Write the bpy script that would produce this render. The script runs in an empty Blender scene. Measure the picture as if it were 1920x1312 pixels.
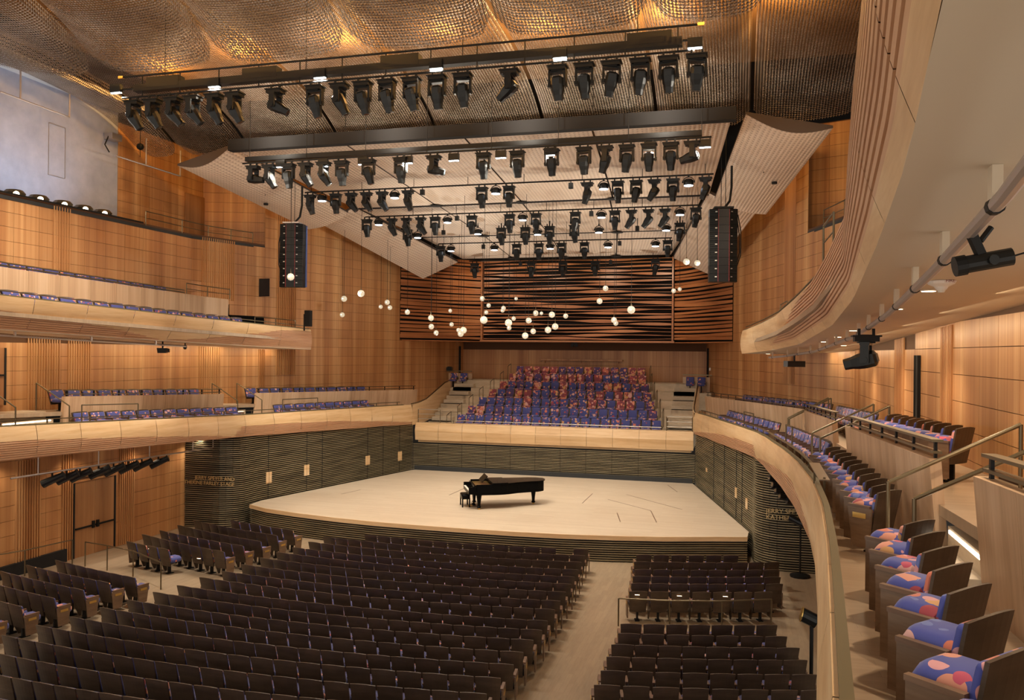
import bpy, math, random
from mathutils import Vector, Matrix

random.seed(7)
SC = bpy.context.scene
COL = SC.collection

# ---------------------------------------------------------------- camera
FPX, PCX, PCY = 1565.0, 960.0, 660.0
TH, ROLL = math.atan(0.274), 0.010
CAM = Vector((9.46, -30.1, 7.21))
FW = Vector((-math.sin(TH), math.cos(TH), 0))
R0 = Vector((math.cos(TH), math.sin(TH), 0))
U0 = Vector((0, 0, 1))
RV = R0 * math.cos(ROLL) + U0 * math.sin(ROLL)
UV_ = U0 * math.cos(ROLL) - R0 * math.sin(ROLL)
cd = bpy.data.cameras.new('camera')
cam = bpy.data.objects.new('camera', cd)
COL.objects.link(cam)
m = Matrix((RV, UV_, -FW)).transposed().to_4x4()
m.translation = CAM
cam.matrix_world = m
cd.sensor_width = 36.0
cd.sensor_fit = 'HORIZONTAL'
cd.lens = FPX * 36.0 / 1920.0
cd.shift_y = (PCY - 656.0) / 1920.0
cd.clip_start = 0.05
cd.clip_end = 300
SC.camera = cam

# ---------------------------------------------------------------- world, colour, exposure
W = bpy.data.worlds.new('world')
SC.world = W
W.use_nodes = True
W.node_tree.nodes['Background'].inputs[0].default_value = (1.0, 0.90, 0.78, 1)
W.node_tree.nodes['Background'].inputs[1].default_value = 0.75
SC.view_settings.view_transform = 'Standard'
SC.view_settings.look = 'None'
SC.view_settings.exposure = 0.68
SC.view_settings.gamma = 1.0
SC.view_settings.use_curve_mapping = False

WARM = (1.0, 0.78, 0.55)
NEUT = (1.0, 0.90, 0.75)


def lamp(kind, name, loc, power, color=WARM, size=0.2, size_y=None, target=None, spot=60, blend=0.6):
    d = bpy.data.lights.new(name, kind)
    d.energy = power
    d.color = color
    if kind == 'AREA':
        d.size = size
        if size_y:
            d.shape = 'RECTANGLE'
            d.size_y = size_y
        d.spread = math.radians(135)
    else:
        d.shadow_soft_size = size
    if kind == 'SPOT':
        d.spot_size = math.radians(spot)
        d.spot_blend = blend
    o = bpy.data.objects.new(name, d)
    COL.objects.link(o)
    o.location = loc
    t = Vector(target) if target else Vector((loc[0], loc[1], loc[2] - 1))
    v = t - Vector(loc)
    o.rotation_euler = v.to_track_quat('-Z', 'Y').to_euler()
    return o



# added fill lights without fixtures, brightening canopy, wings, screen and mesh
for sx in (-1, 1):
    lamp('SPOT', 'canopy_fill', (sx * 10.2, 4.1, 8.5), 1500, NEUT, 0.25, target=(-sx * 2.0, 4.5, 13.8), spot=75, blend=0.9)
    lamp('SPOT', 'canopy_fill', (sx * 7.2, 16.9, 6.2), 1200, NEUT, 0.25, target=(-sx * 1.0, 7.5, 13.4), spot=80, blend=0.9)
    lamp('SPOT', 'wing_fill', (sx * 12.7, -5.5, 12.5), 260, WARM, 0.25, target=(sx * 10.3, 2.0, 13.5), spot=60, blend=0.9)
    lamp('SPOT', 'mesh_fill', (sx * 12.7, -16.5, 12.6), 260, NEUT, 0.25, target=(-sx * 2.0, -13.5, 16.0), spot=90, blend=0.9)
for sx in (-1, 1):
    lamp('SPOT', 'mesh_fill', (sx * 12.7, -9.5, 12.5), 1300, NEUT, 0.25, target=(-sx * 1.5, -2.2, 15.9), spot=62, blend=0.8)
for x in (-7.0, -2.4, 2.4, 7.0):
    lamp('SPOT', 'mesh_fill', (x, -9.0, 15.0), 520, NEUT, 0.2, target=(x, -6.0, 17.3), spot=92, blend=0.8)
    lamp('AREA', 'mesh_fill', (x, -4.3, 14.5), 45, NEUT, 0.3, 0.1, target=(x, -2.3, 16.2))
    lamp('AREA', 'screen_fill', (x * 0.75, 15.15, 12.1), 22, WARM, 0.3, 0.1, target=(x * 0.75, 18.4, 9.4))

# ---------------------------------------------------------------- pixel rays (a pixel gives a direction only)
def ray(px, py):
    return FW + RV * ((px - PCX) / FPX) - UV_ * ((py - PCY) / FPX)


def at(px, py, X=None, Y=None, Z=None):
    v = ray(px, py)
    if X is not None:
        t = (X - CAM.x) / v.x
    elif Y is not None:
        t = (Y - CAM.y) / v.y
    else:
        t = (Z - CAM.z) / v.z
    return CAM + v * t


def atpl(px, py, a, b):            # on the plane z = a + b*y
    v = ray(px, py)
    t = (a + b * CAM.y - CAM.z) / (v.z - b * v.y)
    return CAM + v * t


# ---------------------------------------------------------------- mesh builder
class MB:
    def __init__(s):
        s.v, s.f, s.uv, s.mi = [], [], [], []

    def add(s, vs, fs, uvs=None, mi=0):
        n = len(s.v)
        s.v += [tuple(p) for p in vs]
        for k, f in enumerate(fs):
            s.f.append(tuple(i + n for i in f))
            s.uv.append(uvs[k] if uvs else None)
            s.mi.append(mi)
        return s

    def box(s, c, d, rz=0.0, M=None, mi=0, taper=1.0):
        x, y, z = d[0] / 2, d[1] / 2, d[2] / 2
        P = [Vector((a * x * (taper if cz < 0 else 1), b * y * (taper if cz < 0 else 1), cz * z))
             for cz in (-1, 1) for a, b in ((-1, -1), (1, -1), (1, 1), (-1, 1))]
        R = M if M else Matrix.Rotation(rz, 3, 'Z')
        P = [Vector(c) + R @ p for p in P]
        return s.add(P, [(3, 2, 1, 0), (4, 5, 6, 7), (0, 1, 5, 4), (1, 2, 6, 5), (2, 3, 7, 6), (3, 0, 4, 7)], mi=mi)

    def tube(s, p, q, r, n=8, r2=None, cap=True, mi=0):
        p, q = Vector(p), Vector(q)
        d = (q - p)
        if d.length < 1e-6:
            return s
        d.normalize()
        a = Vector((0, 0, 1)) if abs(d.z) < 0.9 else Vector((1, 0, 0))
        u = d.cross(a).normalized()
        w = d.cross(u)
        r2 = r if r2 is None else r2
        A = [p + (u * math.cos(2 * math.pi * i / n) + w * math.sin(2 * math.pi * i / n)) * r for i in range(n)]
        B = [q + (u * math.cos(2 * math.pi * i / n) + w * math.sin(2 * math.pi * i / n)) * r2 for i in range(n)]
        fs = [(i, (i + 1) % n, n + (i + 1) % n, n + i) for i in range(n)]
        if cap:
            fs += [tuple(range(n - 1, -1, -1)), tuple(range(n, 2 * n))]
        return s.add(A + B, fs, mi=mi)

    def path(s, pts, r, n=6):
        for a, b in zip(pts, pts[1:]):
            s.tube(a, b, r, n)
        return s

    def bar(s, p, q, w, h, mi=0):            # rectangular bar from p to q
        p, q = Vector(p), Vector(q)
        d = (q - p).normalized()
        a = Vector((0, 0, 1)) if abs(d.z) < 0.95 else Vector((0, 1, 0))
        u = d.cross(a).normalized() * (w / 2)
        k = u.cross(d).normalized() * (h / 2)
        P = [p - u - k, p + u - k, p + u + k, p - u + k, q - u - k, q + u - k, q + u + k, q - u + k]
        return s.add(P, [(0, 1, 2, 3), (7, 6, 5, 4), (0, 4, 5, 1), (1, 5, 6, 2), (2, 6, 7, 3), (3, 7, 4, 0)], mi=mi)

    def lathe(s, prof, n=16, c=(0, 0, 0), mi=0):
        vs, fs = [], []
        for (r, z) in prof:
            for i in range(n):
                a = 2 * math.pi * i / n
                vs.append((c[0] + r * math.cos(a), c[1] + r * math.sin(a), c[2] + z))
        for k in range(len(prof) - 1):
            for i in range(n):
                j = (i + 1) % n
                fs.append((k * n + i, k * n + j, (k + 1) * n + j, (k + 1) * n + i))
        fs.append(tuple(range(n - 1, -1, -1)))
        fs.append(tuple((len(prof) - 1) * n + i for i in range(n)))
        return s.add(vs, fs, mi=mi)

    def prism(s, poly, z0, z1, M=None, mi=0):     # polygon in xy extruded in z (M maps to place)
        n = len(poly)
        P = [Vector((x, y, z0)) for x, y in poly] + [Vector((x, y, z1)) for x, y in poly]
        if M:
            P = [M @ p for p in P]
        fs = [tuple(range(n - 1, -1, -1)), tuple(range(n, 2 * n))]
        fs += [(i, (i + 1) % n, n + (i + 1) % n, n + i) for i in range(n)]
        return s.add(P, fs, mi=mi)

    def grid(s, rows, uv=None, mi=0, flip=False):      # rows: list of lists of points
        nr, nc = len(rows), len(rows[0])
        vs = [p for r in rows for p in r]
        fs, us = [], []
        for i in range(nr - 1):
            for j in range(nc - 1):
                f = (i * nc + j, i * nc + j + 1, (i + 1) * nc + j + 1, (i + 1) * nc + j)
                if flip:
                    f = f[::-1]
                fs.append(f)
                if uv:
                    q = [uv[i][j], uv[i][j + 1], uv[i + 1][j + 1], uv[i + 1][j]]
                    us.append(q[::-1] if flip else q)
        return s.add(vs, fs, us if uv else None, mi=mi)

    def mesh(s, name, mats, smooth=False):
        me = bpy.data.meshes.new(name)
        me.from_pydata(s.v, [], s.f)
        if any(u is not None for u in s.uv):
            lay = me.uv_layers.new(name='UVMap')
            i = 0
            for f, u in zip(s.f, s.uv):
                for k in range(len(f)):
                    lay.data[i].uv = u[k] if u else (0, 0)
                    i += 1
        for mt in (mats if isinstance(mats, (list, tuple)) else [mats]):
            me.materials.append(mt)
        if any(s.mi):
            me.polygons.foreach_set('material_index', s.mi)
        if smooth:
            me.polygons.foreach_set('use_smooth', [True] * len(s.f))
        me.update()
        return me

    def build(s, name, mat, parent=None, smooth=False):
        return link(name, s.mesh(name, mat, smooth), parent)


def link(name, me, parent=None, M=None):
    o = bpy.data.objects.new(name, me)
    COL.objects.link(o)
    if parent:
        o.parent = parent
    if M is not None:
        o.matrix_local = M
    return o


def tag(o, label=None, cat=None, group=None, kind=None):
    if label:
        o['label'] = label
    if cat:
        o['category'] = cat
    if group:
        o['group'] = group
    if kind:
        o['kind'] = kind
    return o


def thing(name, label, cat, loc=(0, 0, 0), rz=0.0, group=None):
    o = bpy.data.objects.new(name, None)
    COL.objects.link(o)
    o.empty_display_size = 0.2
    o.location = loc
    o.rotation_euler = (0, 0, rz)
    return tag(o, label, cat, group)


def struct(o, label, cat='wall'):
    return tag(o, label, cat, kind='structure')


def rbox(w, d, h, r=0.03, seg=2):
    """rounded-edge cushion: superellipse rings"""
    mb = MB()
    n = 16
    prof = []
    for k in range(seg + 1):
        a = math.pi / 2 * k / seg
        prof.append((1 - (1 - math.sin(a)) * 1.0, a))
    rings = []
    for k in range(seg + 1):
        a = math.pi / 2 * k / seg
        rings.append((r * (1 - math.sin(a)), -h / 2 + r * (1 - math.cos(a))))
    rings = [(r, -h / 2)] + rings[1:]
    rings = rings + [(i, -z) for i, z in rings[::-1]]
    vs, fs = [], []
    for ins, z in rings:
        for i in range(n):
            a = 2 * math.pi * (i + 0.5) / n
            c, sn = math.cos(a), math.sin(a)
            e = 0.35
            x = (w / 2 - ins) * math.copysign(abs(c) ** e, c)
            y = (d / 2 - ins) * math.copysign(abs(sn) ** e, sn)
            vs.append((x, y, z))
    m_ = len(rings)
    for k in range(m_ - 1):
        for i in range(n):
            j = (i + 1) % n
            fs.append((k * n + i, k * n + j, (k + 1) * n + j, (k + 1) * n + i))
    fs.append(tuple(range(n - 1, -1, -1)))
    fs.append(tuple((m_ - 1) * n + i for i in range(n)))
    mb.add(vs, fs)
    return mb


def interp(tab, y):
    """tab: list of (y, value), any order"""
    t = sorted(tab)
    if y <= t[0][0]:
        (a, va), (b, vb) = t[0], t[1]
    elif y >= t[-1][0]:
        (a, va), (b, vb) = t[-2], t[-1]
    else:
        for k in range(len(t) - 1):
            if t[k][0] <= y <= t[k + 1][0]:
                (a, va), (b, vb) = t[k], t[k + 1]
                break
    return va + (vb - va) * (y - a) / (b - a)


# ---------------------------------------------------------------- materials
def mat(name, base=(0.5, 0.5, 0.5), rough=0.5, metal=0.0, emit=None, estr=0.0, spec=0.5):
    mt = bpy.data.materials.new(name)
    mt.use_nodes = True
    b = mt.node_tree.nodes['Principled BSDF']
    b.inputs['Base Color'].default_value = (*base, 1)
    b.inputs['Roughness'].default_value = rough
    b.inputs['Metallic'].default_value = metal
    b.inputs['Specular IOR Level'].default_value = spec
    if emit:
        b.inputs['Emission Color'].default_value = (*emit, 1)
        b.inputs['Emission Strength'].default_value = estr
    return mt


class NT:
    def __init__(s, mt):
        s.t = mt.node_tree
        s.b = s.t.nodes['Principled BSDF']

    def n(s, typ, **kw):
        nd = s.t.nodes.new(typ)
        for k, v in kw.items():
            setattr(nd, k, v)
        return nd

    def l(s, a, b):
        s.t.links.new(a, b)

    def math(s, op, a, b=None, c=None):
        nd = s.n('ShaderNodeMath', operation=op)
        for i, v in enumerate((a, b, c)):
            if v is None:
                continue
            if hasattr(v, 'links'):
                s.l(v, nd.inputs[i])
            else:
                nd.inputs[i].default_value = v
        return nd.outputs[0]

    def mapping(s, src, scale=(1, 1, 1), loc=(0, 0, 0), rot=(0, 0, 0)):
        nd = s.n('ShaderNodeMapping')
        s.l(src, nd.inputs[0])
        nd.inputs['Scale'].default_value = scale
        nd.inputs['Location'].default_value = loc
        nd.inputs['Rotation'].default_value = rot
        return nd.outputs[0]

    def ramp(s, fac, stops, interp='LINEAR'):
        nd = s.n('ShaderNodeValToRGB')
        nd.color_ramp.interpolation = interp
        e = nd.color_ramp.elements
        while len(e) < len(stops):
            e.new(0.5)
        for i, (p, c) in enumerate(stops):
            e[i].position = p
            e[i].color = (*c, 1)
        s.l(fac, nd.inputs[0])
        return nd.outputs[0]

    def mix(s, fac, a, b, mode='MIX'):
        nd = s.n('ShaderNodeMix', data_type='RGBA', blend_type=mode)
        for i, v in ((0, fac), (6, a), (7, b)):
            if hasattr(v, 'links'):
                s.l(v, nd.inputs[i])
            elif i == 0:
                nd.inputs[0].default_value = v
            else:
                nd.inputs[i].default_value = (*v, 1)
        return nd.outputs[2]

    def noise(s, vec, scale, detail=3, rough=0.5):
        nd = s.n('ShaderNodeTexNoise')
        s.l(vec, nd.inputs['Vector'])
        nd.inputs['Scale'].default_value = scale
        nd.inputs['Detail'].default_value = detail
        nd.inputs['Roughness'].default_value = rough
        return nd.outputs['Fac']

    def bump(s, h, strength=0.3, dist=0.01):
        nd = s.n('ShaderNodeBump')
        nd.inputs['Strength'].default_value = strength
        nd.inputs['Distance'].default_value = dist
        s.l(h, nd.inputs['Height'])
        s.l(nd.outputs[0], s.b.inputs['Normal'])


def wood(name, c1, c2, c3, stretch=(6, 6, 0.25), rough=0.45, objvar=0.12, scale=1.0):
    """streaked veneer in world space; the stretch axis is the grain"""
    mt = mat(name, c2, rough)
    k = NT(mt)
    g = k.n('ShaderNodeNewGeometry').outputs['Position']
    v = k.mapping(g, stretch)
    f1 = k.noise(v, 0.55 * scale, 2)
    f2 = k.noise(v, 3.5 * scale, 3, 0.6)
    f = k.math('ADD', k.math('MULTIPLY', f1, 0.65), k.math('MULTIPLY', f2, 0.35))
    c = k.ramp(f, [(0.32, c1), (0.5, c2), (0.68, c3)])
    oi = k.n('ShaderNodeObjectInfo').outputs['Random']
    s = k.math('ADD', k.math('MULTIPLY', oi, objvar), 1 - objvar / 2)
    hs = k.n('ShaderNodeHueSaturation')
    k.l(c, hs.inputs['Color'])
    k.l(s, hs.inputs['Value'])
    k.l(hs.outputs[0], k.b.inputs['Base Color'])
    return mt


M = {}
M['wall'] = wood('wall_veneer', (0.33, 0.135, 0.048), (0.47, 0.228, 0.088), (0.66, 0.39, 0.18), (3.2, 3.2, 0.05), 0.42, 0.10)
M['joint'] = mat('joint', (0.10, 0.045, 0.02), 0.8)
M['maple'] = wood('maple_plain', (0.56, 0.345, 0.165), (0.68, 0.46, 0.245), (0.76, 0.56, 0.34), (0.5, 0.5, 9), 0.40, 0.10)
M['ribwood'] = wood('maple_ribbed', (0.50, 0.27, 0.15), (0.58, 0.335, 0.19), (0.63, 0.39, 0.235), (0.5, 0.5, 9), 0.45, 0.06)
M['partition'] = wood('partition_veneer', (0.40, 0.25, 0.145), (0.54, 0.36, 0.22), (0.64, 0.46, 0.31), (5, 5, 0.1), 0.42, 0.10)
M['walnut'] = wood('walnut', (0.040, 0.024, 0.0145), (0.058, 0.036, 0.022), (0.080, 0.050, 0.031), (2, 2, 14), 0.38, 0.25)
M['walnut_arm'] = wood('walnut_arm', (0.10, 0.05, 0.028), (0.145, 0.078, 0.045), (0.19, 0.11, 0.066), (2, 2, 12), 0.36, 0.2)
M['panelbrown'] = wood('walnut_panel', (0.105, 0.060, 0.034), (0.15, 0.09, 0.053), (0.19, 0.12, 0.075), (2, 2, 14), 0.4, 0.2)
M['slatwood'] = wood('screen_slat', (0.30, 0.105, 0.04), (0.44, 0.175, 0.068), (0.55, 0.25, 0.105), (0.4, 0.4, 8), 0.35, 0.25)
M['doorwood'] = wood('door_veneer', (0.24, 0.105, 0.04), (0.32, 0.15, 0.06), (0.40, 0.205, 0.09), (6, 6, 0.15), 0.4, 0.05)
M['black'] = mat('black_metal', (0.006, 0.006, 0.006), 0.5, spec=0.3)
M['softblack'] = mat('black_plastic', (0.007, 0.0075, 0.0075), 0.35, spec=0.35)
M['void'] = mat('black_drape', (0.006, 0.005, 0.005), 0.9)
M['rail'] = mat('bronze_rail', (0.16, 0.125, 0.075), 0.35, 0.8)
M['railbright'] = mat('satin_steel_rail', (0.55, 0.52, 0.47), 0.3, 0.9)
M['pipe'] = mat('satin_aluminium', (0.52, 0.47, 0.45), 0.35, 0.7)
M['brass'] = mat('brass', (0.75, 0.50, 0.16), 0.3, 0.9)
M['gold'] = mat('gold_leaf_lettering', (0.72, 0.55, 0.27), 0.35, 0.6)
M['soffit'] = mat('painted_soffit', (0.60, 0.50, 0.375), 0.75)
M['white'] = mat('white_paint', (0.75, 0.72, 0.68), 0.6)
M['step'] = wood('stair_oak', (0.45, 0.36, 0.25), (0.56, 0.46, 0.33), (0.63, 0.53, 0.40), (2, 2, 8), 0.4, 0.1)
M['ledlens'] = mat('led_lens', (1, 1, 1), 0.4, emit=(0.82, 0.95, 1.0), estr=14)
M['parlens'] = mat('par_lens', (1, 1, 1), 0.4, emit=(0.80, 0.88, 1.0), estr=7)
M['warmlens'] = mat('warm_lens', (1, 0.9, 0.75), 0.4, emit=(1.0, 0.80, 0.52), estr=5)
M['steplight'] = mat('step_light', (1, 0.9, 0.75), 0.4, emit=(1.0, 0.88, 0.70), estr=4)
M['piano'] = mat('piano_black_lacquer', (0.003, 0.003, 0.003), 0.25, spec=0.05)
M['pianogold'] = mat('piano_iron_frame', (0.42, 0.26, 0.09), 0.3, 0.8)
M['ivory'] = mat('ivory_keys', (0.75, 0.72, 0.64), 0.35)
M['lens'] = mat('front_lens_glass', (0.02, 0.025, 0.03), 0.05, spec=0.9)
M['grille'] = mat('speaker_grille', (0.004, 0.005, 0.0045), 0.6, spec=0.2)
M['red'] = mat('red_trim', (0.22, 0.015, 0.02), 0.5)
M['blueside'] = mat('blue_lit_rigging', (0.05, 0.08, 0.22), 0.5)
M['screen'] = mat('dark_screen', (0.01, 0.012, 0.016), 0.25)
M['stone'] = mat('black_base', (0.022, 0.024, 0.026), 0.6)


def planks(name, c1, c2, c3, along='Y', width=0.12, length=1.4, rough=0.35, mortar=0.5):
    mt = mat(name, c2, rough)
    k = NT(mt)
    g = k.n('ShaderNodeNewGeometry').outputs['Position']
    rot = (0, 0, math.pi / 2) if along == 'Y' else (0, 0, 0)
    v = k.mapping(g, (1, 1, 1), (0, 0, 0), rot)
    br = k.n('ShaderNodeTexBrick')
    k.l(v, br.inputs['Vector'])
    br.inputs['Scale'].default_value = 1.0
    br.inputs['Brick Width'].default_value = length
    br.inputs['Row Height'].default_value = width
    br.inputs['Mortar Size'].default_value = 0.003
    br.inputs['Color1'].default_value = (*c1, 1)
    br.inputs['Color2'].default_value = (*c3, 1)
    br.inputs['Mortar'].default_value = (*[x * mortar for x in c1], 1)
    st = (2, 14, 1) if along == 'X' else (14, 2, 1)
    n = k.noise(k.mapping(g, st), 1.5, 4, 0.6)
    n2 = k.noise(g, 0.35, 2)
    c = k.mix(0.5, br.outputs['Color'], k.ramp(n, [(0.3, c1), (0.5, c2), (0.72, c3)]))
    c = k.mix(0.25, c, k.ramp(n2, [(0.3, c1), (0.7, c3)]))
    k.l(c, k.b.inputs['Base Color'])
    return mt


M['stagefloor'] = planks('stage_oak_planks', (0.46, 0.36, 0.255), (0.55, 0.44, 0.325), (0.62, 0.52, 0.40), 'X', 0.11, 2.6, 0.38, 0.75)
M['housefloor'] = planks('house_oak_planks', (0.225, 0.165, 0.108), (0.29, 0.215, 0.142), (0.36, 0.275, 0.185), 'Y', 0.12, 1.1, 0.30, 0.7)
M['tierfloor'] = planks('tier_oak_planks', (0.30, 0.215, 0.14), (0.37, 0.275, 0.185), (0.44, 0.335, 0.235), 'X', 0.12, 1.6, 0.30, 0.6)


def louvre():
    mt = mat('bronze_louvre', (0.20, 0.16, 0.085), 0.42, 0.45)
    k = NT(mt)
    g = k.n('ShaderNodeNewGeometry').outputs['Position']
    n = k.noise(k.mapping(g, (0.5, 0.5, 6)), 1.2, 2)
    k.l(k.ramp(n, [(0.3, (0.19, 0.155, 0.10)), (0.5, (0.30, 0.25, 0.155)), (0.7, (0.40, 0.33, 0.21))]), k.b.inputs['Base Color'])
    return mt


M['louvre'] = louvre()
M['louvre_gap'] = mat('louvre_backing', (0.008, 0.007, 0.005), 0.9)


def canopy():
    mt = mat('canopy_ribbed_wood', (0.60, 0.45, 0.34), 0.6)
    k = NT(mt)
    uv = k.n('ShaderNodeUVMap').outputs[0]
    sep = k.n('ShaderNodeSeparateXYZ')
    k.l(uv, sep.inputs[0])
    sx = k.math('SINE', k.math('MULTIPLY', sep.outputs[0], 2 * math.pi / 0.16))
    sy = k.math('SINE', k.math('MULTIPLY', sep.outputs[1], 2 * math.pi / 0.16))
    h = k.math('ADD', k.math('MULTIPLY', sx, 0.7), k.math('MULTIPLY', sy, 0.3))
    dot = k.math('MULTIPLY', k.math('GREATER_THAN', sx, 0.35), k.math('GREATER_THAN', sy, 0.1))
    k.l(k.mix(dot, (0.74, 0.61, 0.50), (0.50, 0.39, 0.31)), k.b.inputs['Base Color'])
    k.bump(h, 0.5, 0.02)
    return mt


M['canopy'] = canopy()
M['canopyedge'] = mat('canopy_edge', (0.06, 0.042, 0.034), 0.8)


def wiremesh():
    mt = mat('woven_metal_mesh', (0.30, 0.22, 0.16), 0.40, 0.30)
    k = NT(mt)
    uv = k.n('ShaderNodeUVMap').outputs[0]
    sep = k.n('ShaderNodeSeparateXYZ')
    k.l(uv, sep.inputs[0])
    u = k.math('ADD', sep.outputs[0], sep.outputs[1])
    w = k.math('SUBTRACT', sep.outputs[0], sep.outputs[1])
    p = 2 * math.pi / 0.18
    su = k.math('SINE', k.math('MULTIPLY', u, p))
    sw = k.math('SINE', k.math('MULTIPLY', w, p))
    pr = k.math('MULTIPLY', su, sw)
    hole = k.math('GREATER_THAN', k.math('MULTIPLY', su, sw), 0.10)
    n = k.noise(k.mapping(uv, (1, 1, 1)), 0.5, 3)
    n2 = k.noise(uv, 22, 2)
    f = k.math('ADD', k.math('MULTIPLY', n, 0.6), k.math('MULTIPLY', n2, 0.4))
    c = k.ramp(f, [(0.36, (0.20, 0.125, 0.075)), (0.5, (0.36, 0.26, 0.18)), (0.62, (0.62, 0.51, 0.41))])
    k.l(c, k.b.inputs['Base Color'])
    k.bump(pr, 0.9, 0.05)
    tr = k.n('ShaderNodeBsdfTransparent')
    mx = k.n('ShaderNodeMixShader')
    k.l(hole, mx.inputs[0])
    k.l(k.b.outputs[0], mx.inputs[1])
    k.l(tr.outputs[0], mx.inputs[2])
    out = k.t.nodes['Material Output']
    k.l(mx.outputs[0], out.inputs['Surface'])
    return mt


M['mesh'] = wiremesh()


def floral(name, base, petals, dens, scale=7.0):
    """blue upholstery with overlapping petal blots"""
    mt = mat(name, base, 0.75)
    k = NT(mt)
    co = k.n('ShaderNodeTexCoord').outputs['Object']
    rnd = k.n('ShaderNodeObjectInfo').outputs['Random']
    off = k.n('ShaderNodeCombineXYZ')
    k.l(k.math('MULTIPLY', rnd, 37.0), off.inputs[0])
    k.l(k.math('MULTIPLY', rnd, 91.0), off.inputs[1])
    k.l(k.math('MULTIPLY', rnd, 53.0), off.inputs[2])
    ad = k.n('ShaderNodeVectorMath', operation='ADD')
    k.l(co, ad.inputs[0])
    k.l(off.outputs[0], ad.inputs[1])
    v = ad.outputs[0]
    col = base
    first = True
    for i, (sc, th, cols) in enumerate(petals):
        vo = k.n('ShaderNodeTexVoronoi')
        k.l(k.mapping(v, (1, 1, 1), (i * 3.1, i * 1.7, i * 2.3)), vo.inputs['Vector'])
        vo.inputs['Scale'].default_value = sc
        sepc = k.n('ShaderNodeSeparateColor')
        k.l(vo.outputs['Color'], sepc.inputs[0])
        on = k.math('MULTIPLY', k.math('LESS_THAN', vo.outputs['Distance'], th),
                    k.math('LESS_THAN', sepc.outputs[0], k.math('ADD', dens, k.math('MULTIPLY', rnd, 0.25))))
        pc = k.ramp(sepc.outputs[1], [(j / len(cols), c) for j, c in enumerate(cols)], 'CONSTANT')
        col = k.mix(on, col, pc)
        first = False
    k.l(col, k.b.inputs['Base Color'])
    k.b.inputs['Sheen Weight'].default_value = 0.2
    return mt


PET = [(0.55, 0.16, 0.10), (0.62, 0.26, 0.18), (0.32, 0.05, 0.07), (0.56, 0.30, 0.12), (0.60, 0.34, 0.32)]
M['floral'] = floral('floral_blue', (0.042, 0.05, 0.21), [(7, 0.50, PET), (11, 0.40, PET[::-1])], 0.10)
M['floral_mix'] = floral('floral_violet', (0.06, 0.032, 0.13), [(7, 0.52, PET), (11, 0.44, PET[::-1])], 0.26)
M['floral_red'] = floral('floral_red', (0.20, 0.04, 0.06), [(5.0, 0.6, PET), (8, 0.5, PET[::-1])], 0.36)
M['floral_big'] = floral('floral_large', (0.055, 0.07, 0.31), [(5.0, 0.50, PET), (7.5, 0.42, [(0.62, 0.30, 0.33), (0.60, 0.26, 0.24), (0.12, 0.16, 0.42), (0.48, 0.07, 0.13)])], 0.40)


def globe():
    mt = mat('pendant_glass', (0.5, 0.47, 0.40), 0.12, emit=(1.0, 0.86, 0.60), estr=0.30)
    return mt


M['globe'] = globe()
M['bulb'] = mat('pendant_bulb', (1, 1, 1), 0.3, emit=(1.0, 0.94, 0.78), estr=3.0)

# ================================================================ STRUCTURE
T1X = [(11.4, 7.3), (9, 7.95), (6, 8.6), (3, 9.3), (0, 9.95), (-3, 10.2), (-5, 10.3), (-8, 10.48), (-11.5, 10.6), (-15.4, 10.62),
       (-18.4, 10.5), (-21.4, 10.29), (-23.4, 10.12), (-25.75, 9.91), (-28, 9.7), (-33, 9.3)]
T2T = [(4.3, 9.52), (3.7, 9.64), (0, 10.15), (-3, 10.47), (-8.2, 10.72), (-11.9, 10.84), (-16, 10.78), (-19, 10.69), (-21.7, 10.41),
       (-23.75, 10.21), (-25.2, 10.08), (-27, 9.9), (-33, 9.4)]
T2B = [(4.3, 9.5), (3.56, 9.68), (0, 10.54), (-4.9, 11.09), (-13.2, 11.13), (-18.5, 10.86), (-23.2, 10.47), (-25.7, 10.23), (-27.5, 10.0), (-33, 9.4)]
WALLX = [(-33, 13.1), (0.5, 13.1), (13.6, 9.1), (20.2, 7.54)]


def t1x(y): return interp(T1X, y)
def t1top(y): return 4.53 - (0.038 if y < 0 else 0.015) * y
def t1bot(y): return 3.66 - 0.03 * y
def t1floor(y): return t1top(y) - 0.40
def t1part(y): return 5.35 - (0.036 if y < 0 else 0.02) * y
def t1floor2(y): return t1part(y) - 0.50
def t2tx(y): return interp(T2T, y)
def t2bx(y): return interp(T2B, y)
def t2top(y): return 8.3 - 0.034 * y
def t2bot(y): return 7.37 - 0.031 * y
def t2floor(y): return t2top(y) - 0.45
def t2part(y): return 9.40 - 0.024 * y
def wallx(y): return interp(WALLX, y)
def partx(y): return min(11.6, wallx(y) - 1.45)
def flo(y): return max(0.0, 0.02 * (-3.5 - y))


SIDE = {-1: 'left', 1: 'right'}


def frange(a, b, step):
    n = max(1, int(round(abs(b - a) / step)))
    return [a + (b - a) * i / n for i in range(n + 1)]


# ---- floors
mb = MB()
ys = [11.5, -3.5, -33]
for y0, y1 in zip(ys, ys[1:]):
    mb.add([(-13.2, y0, flo(y0)), (13.2, y0, flo(y0)), (13.2, y1, flo(y1)), (-13.2, y1, flo(y1))], [(0, 3, 2, 1)])
struct(mb.build('floor', M['housefloor']), 'oak plank auditorium floor sloping down to the stage', 'floor')

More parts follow.
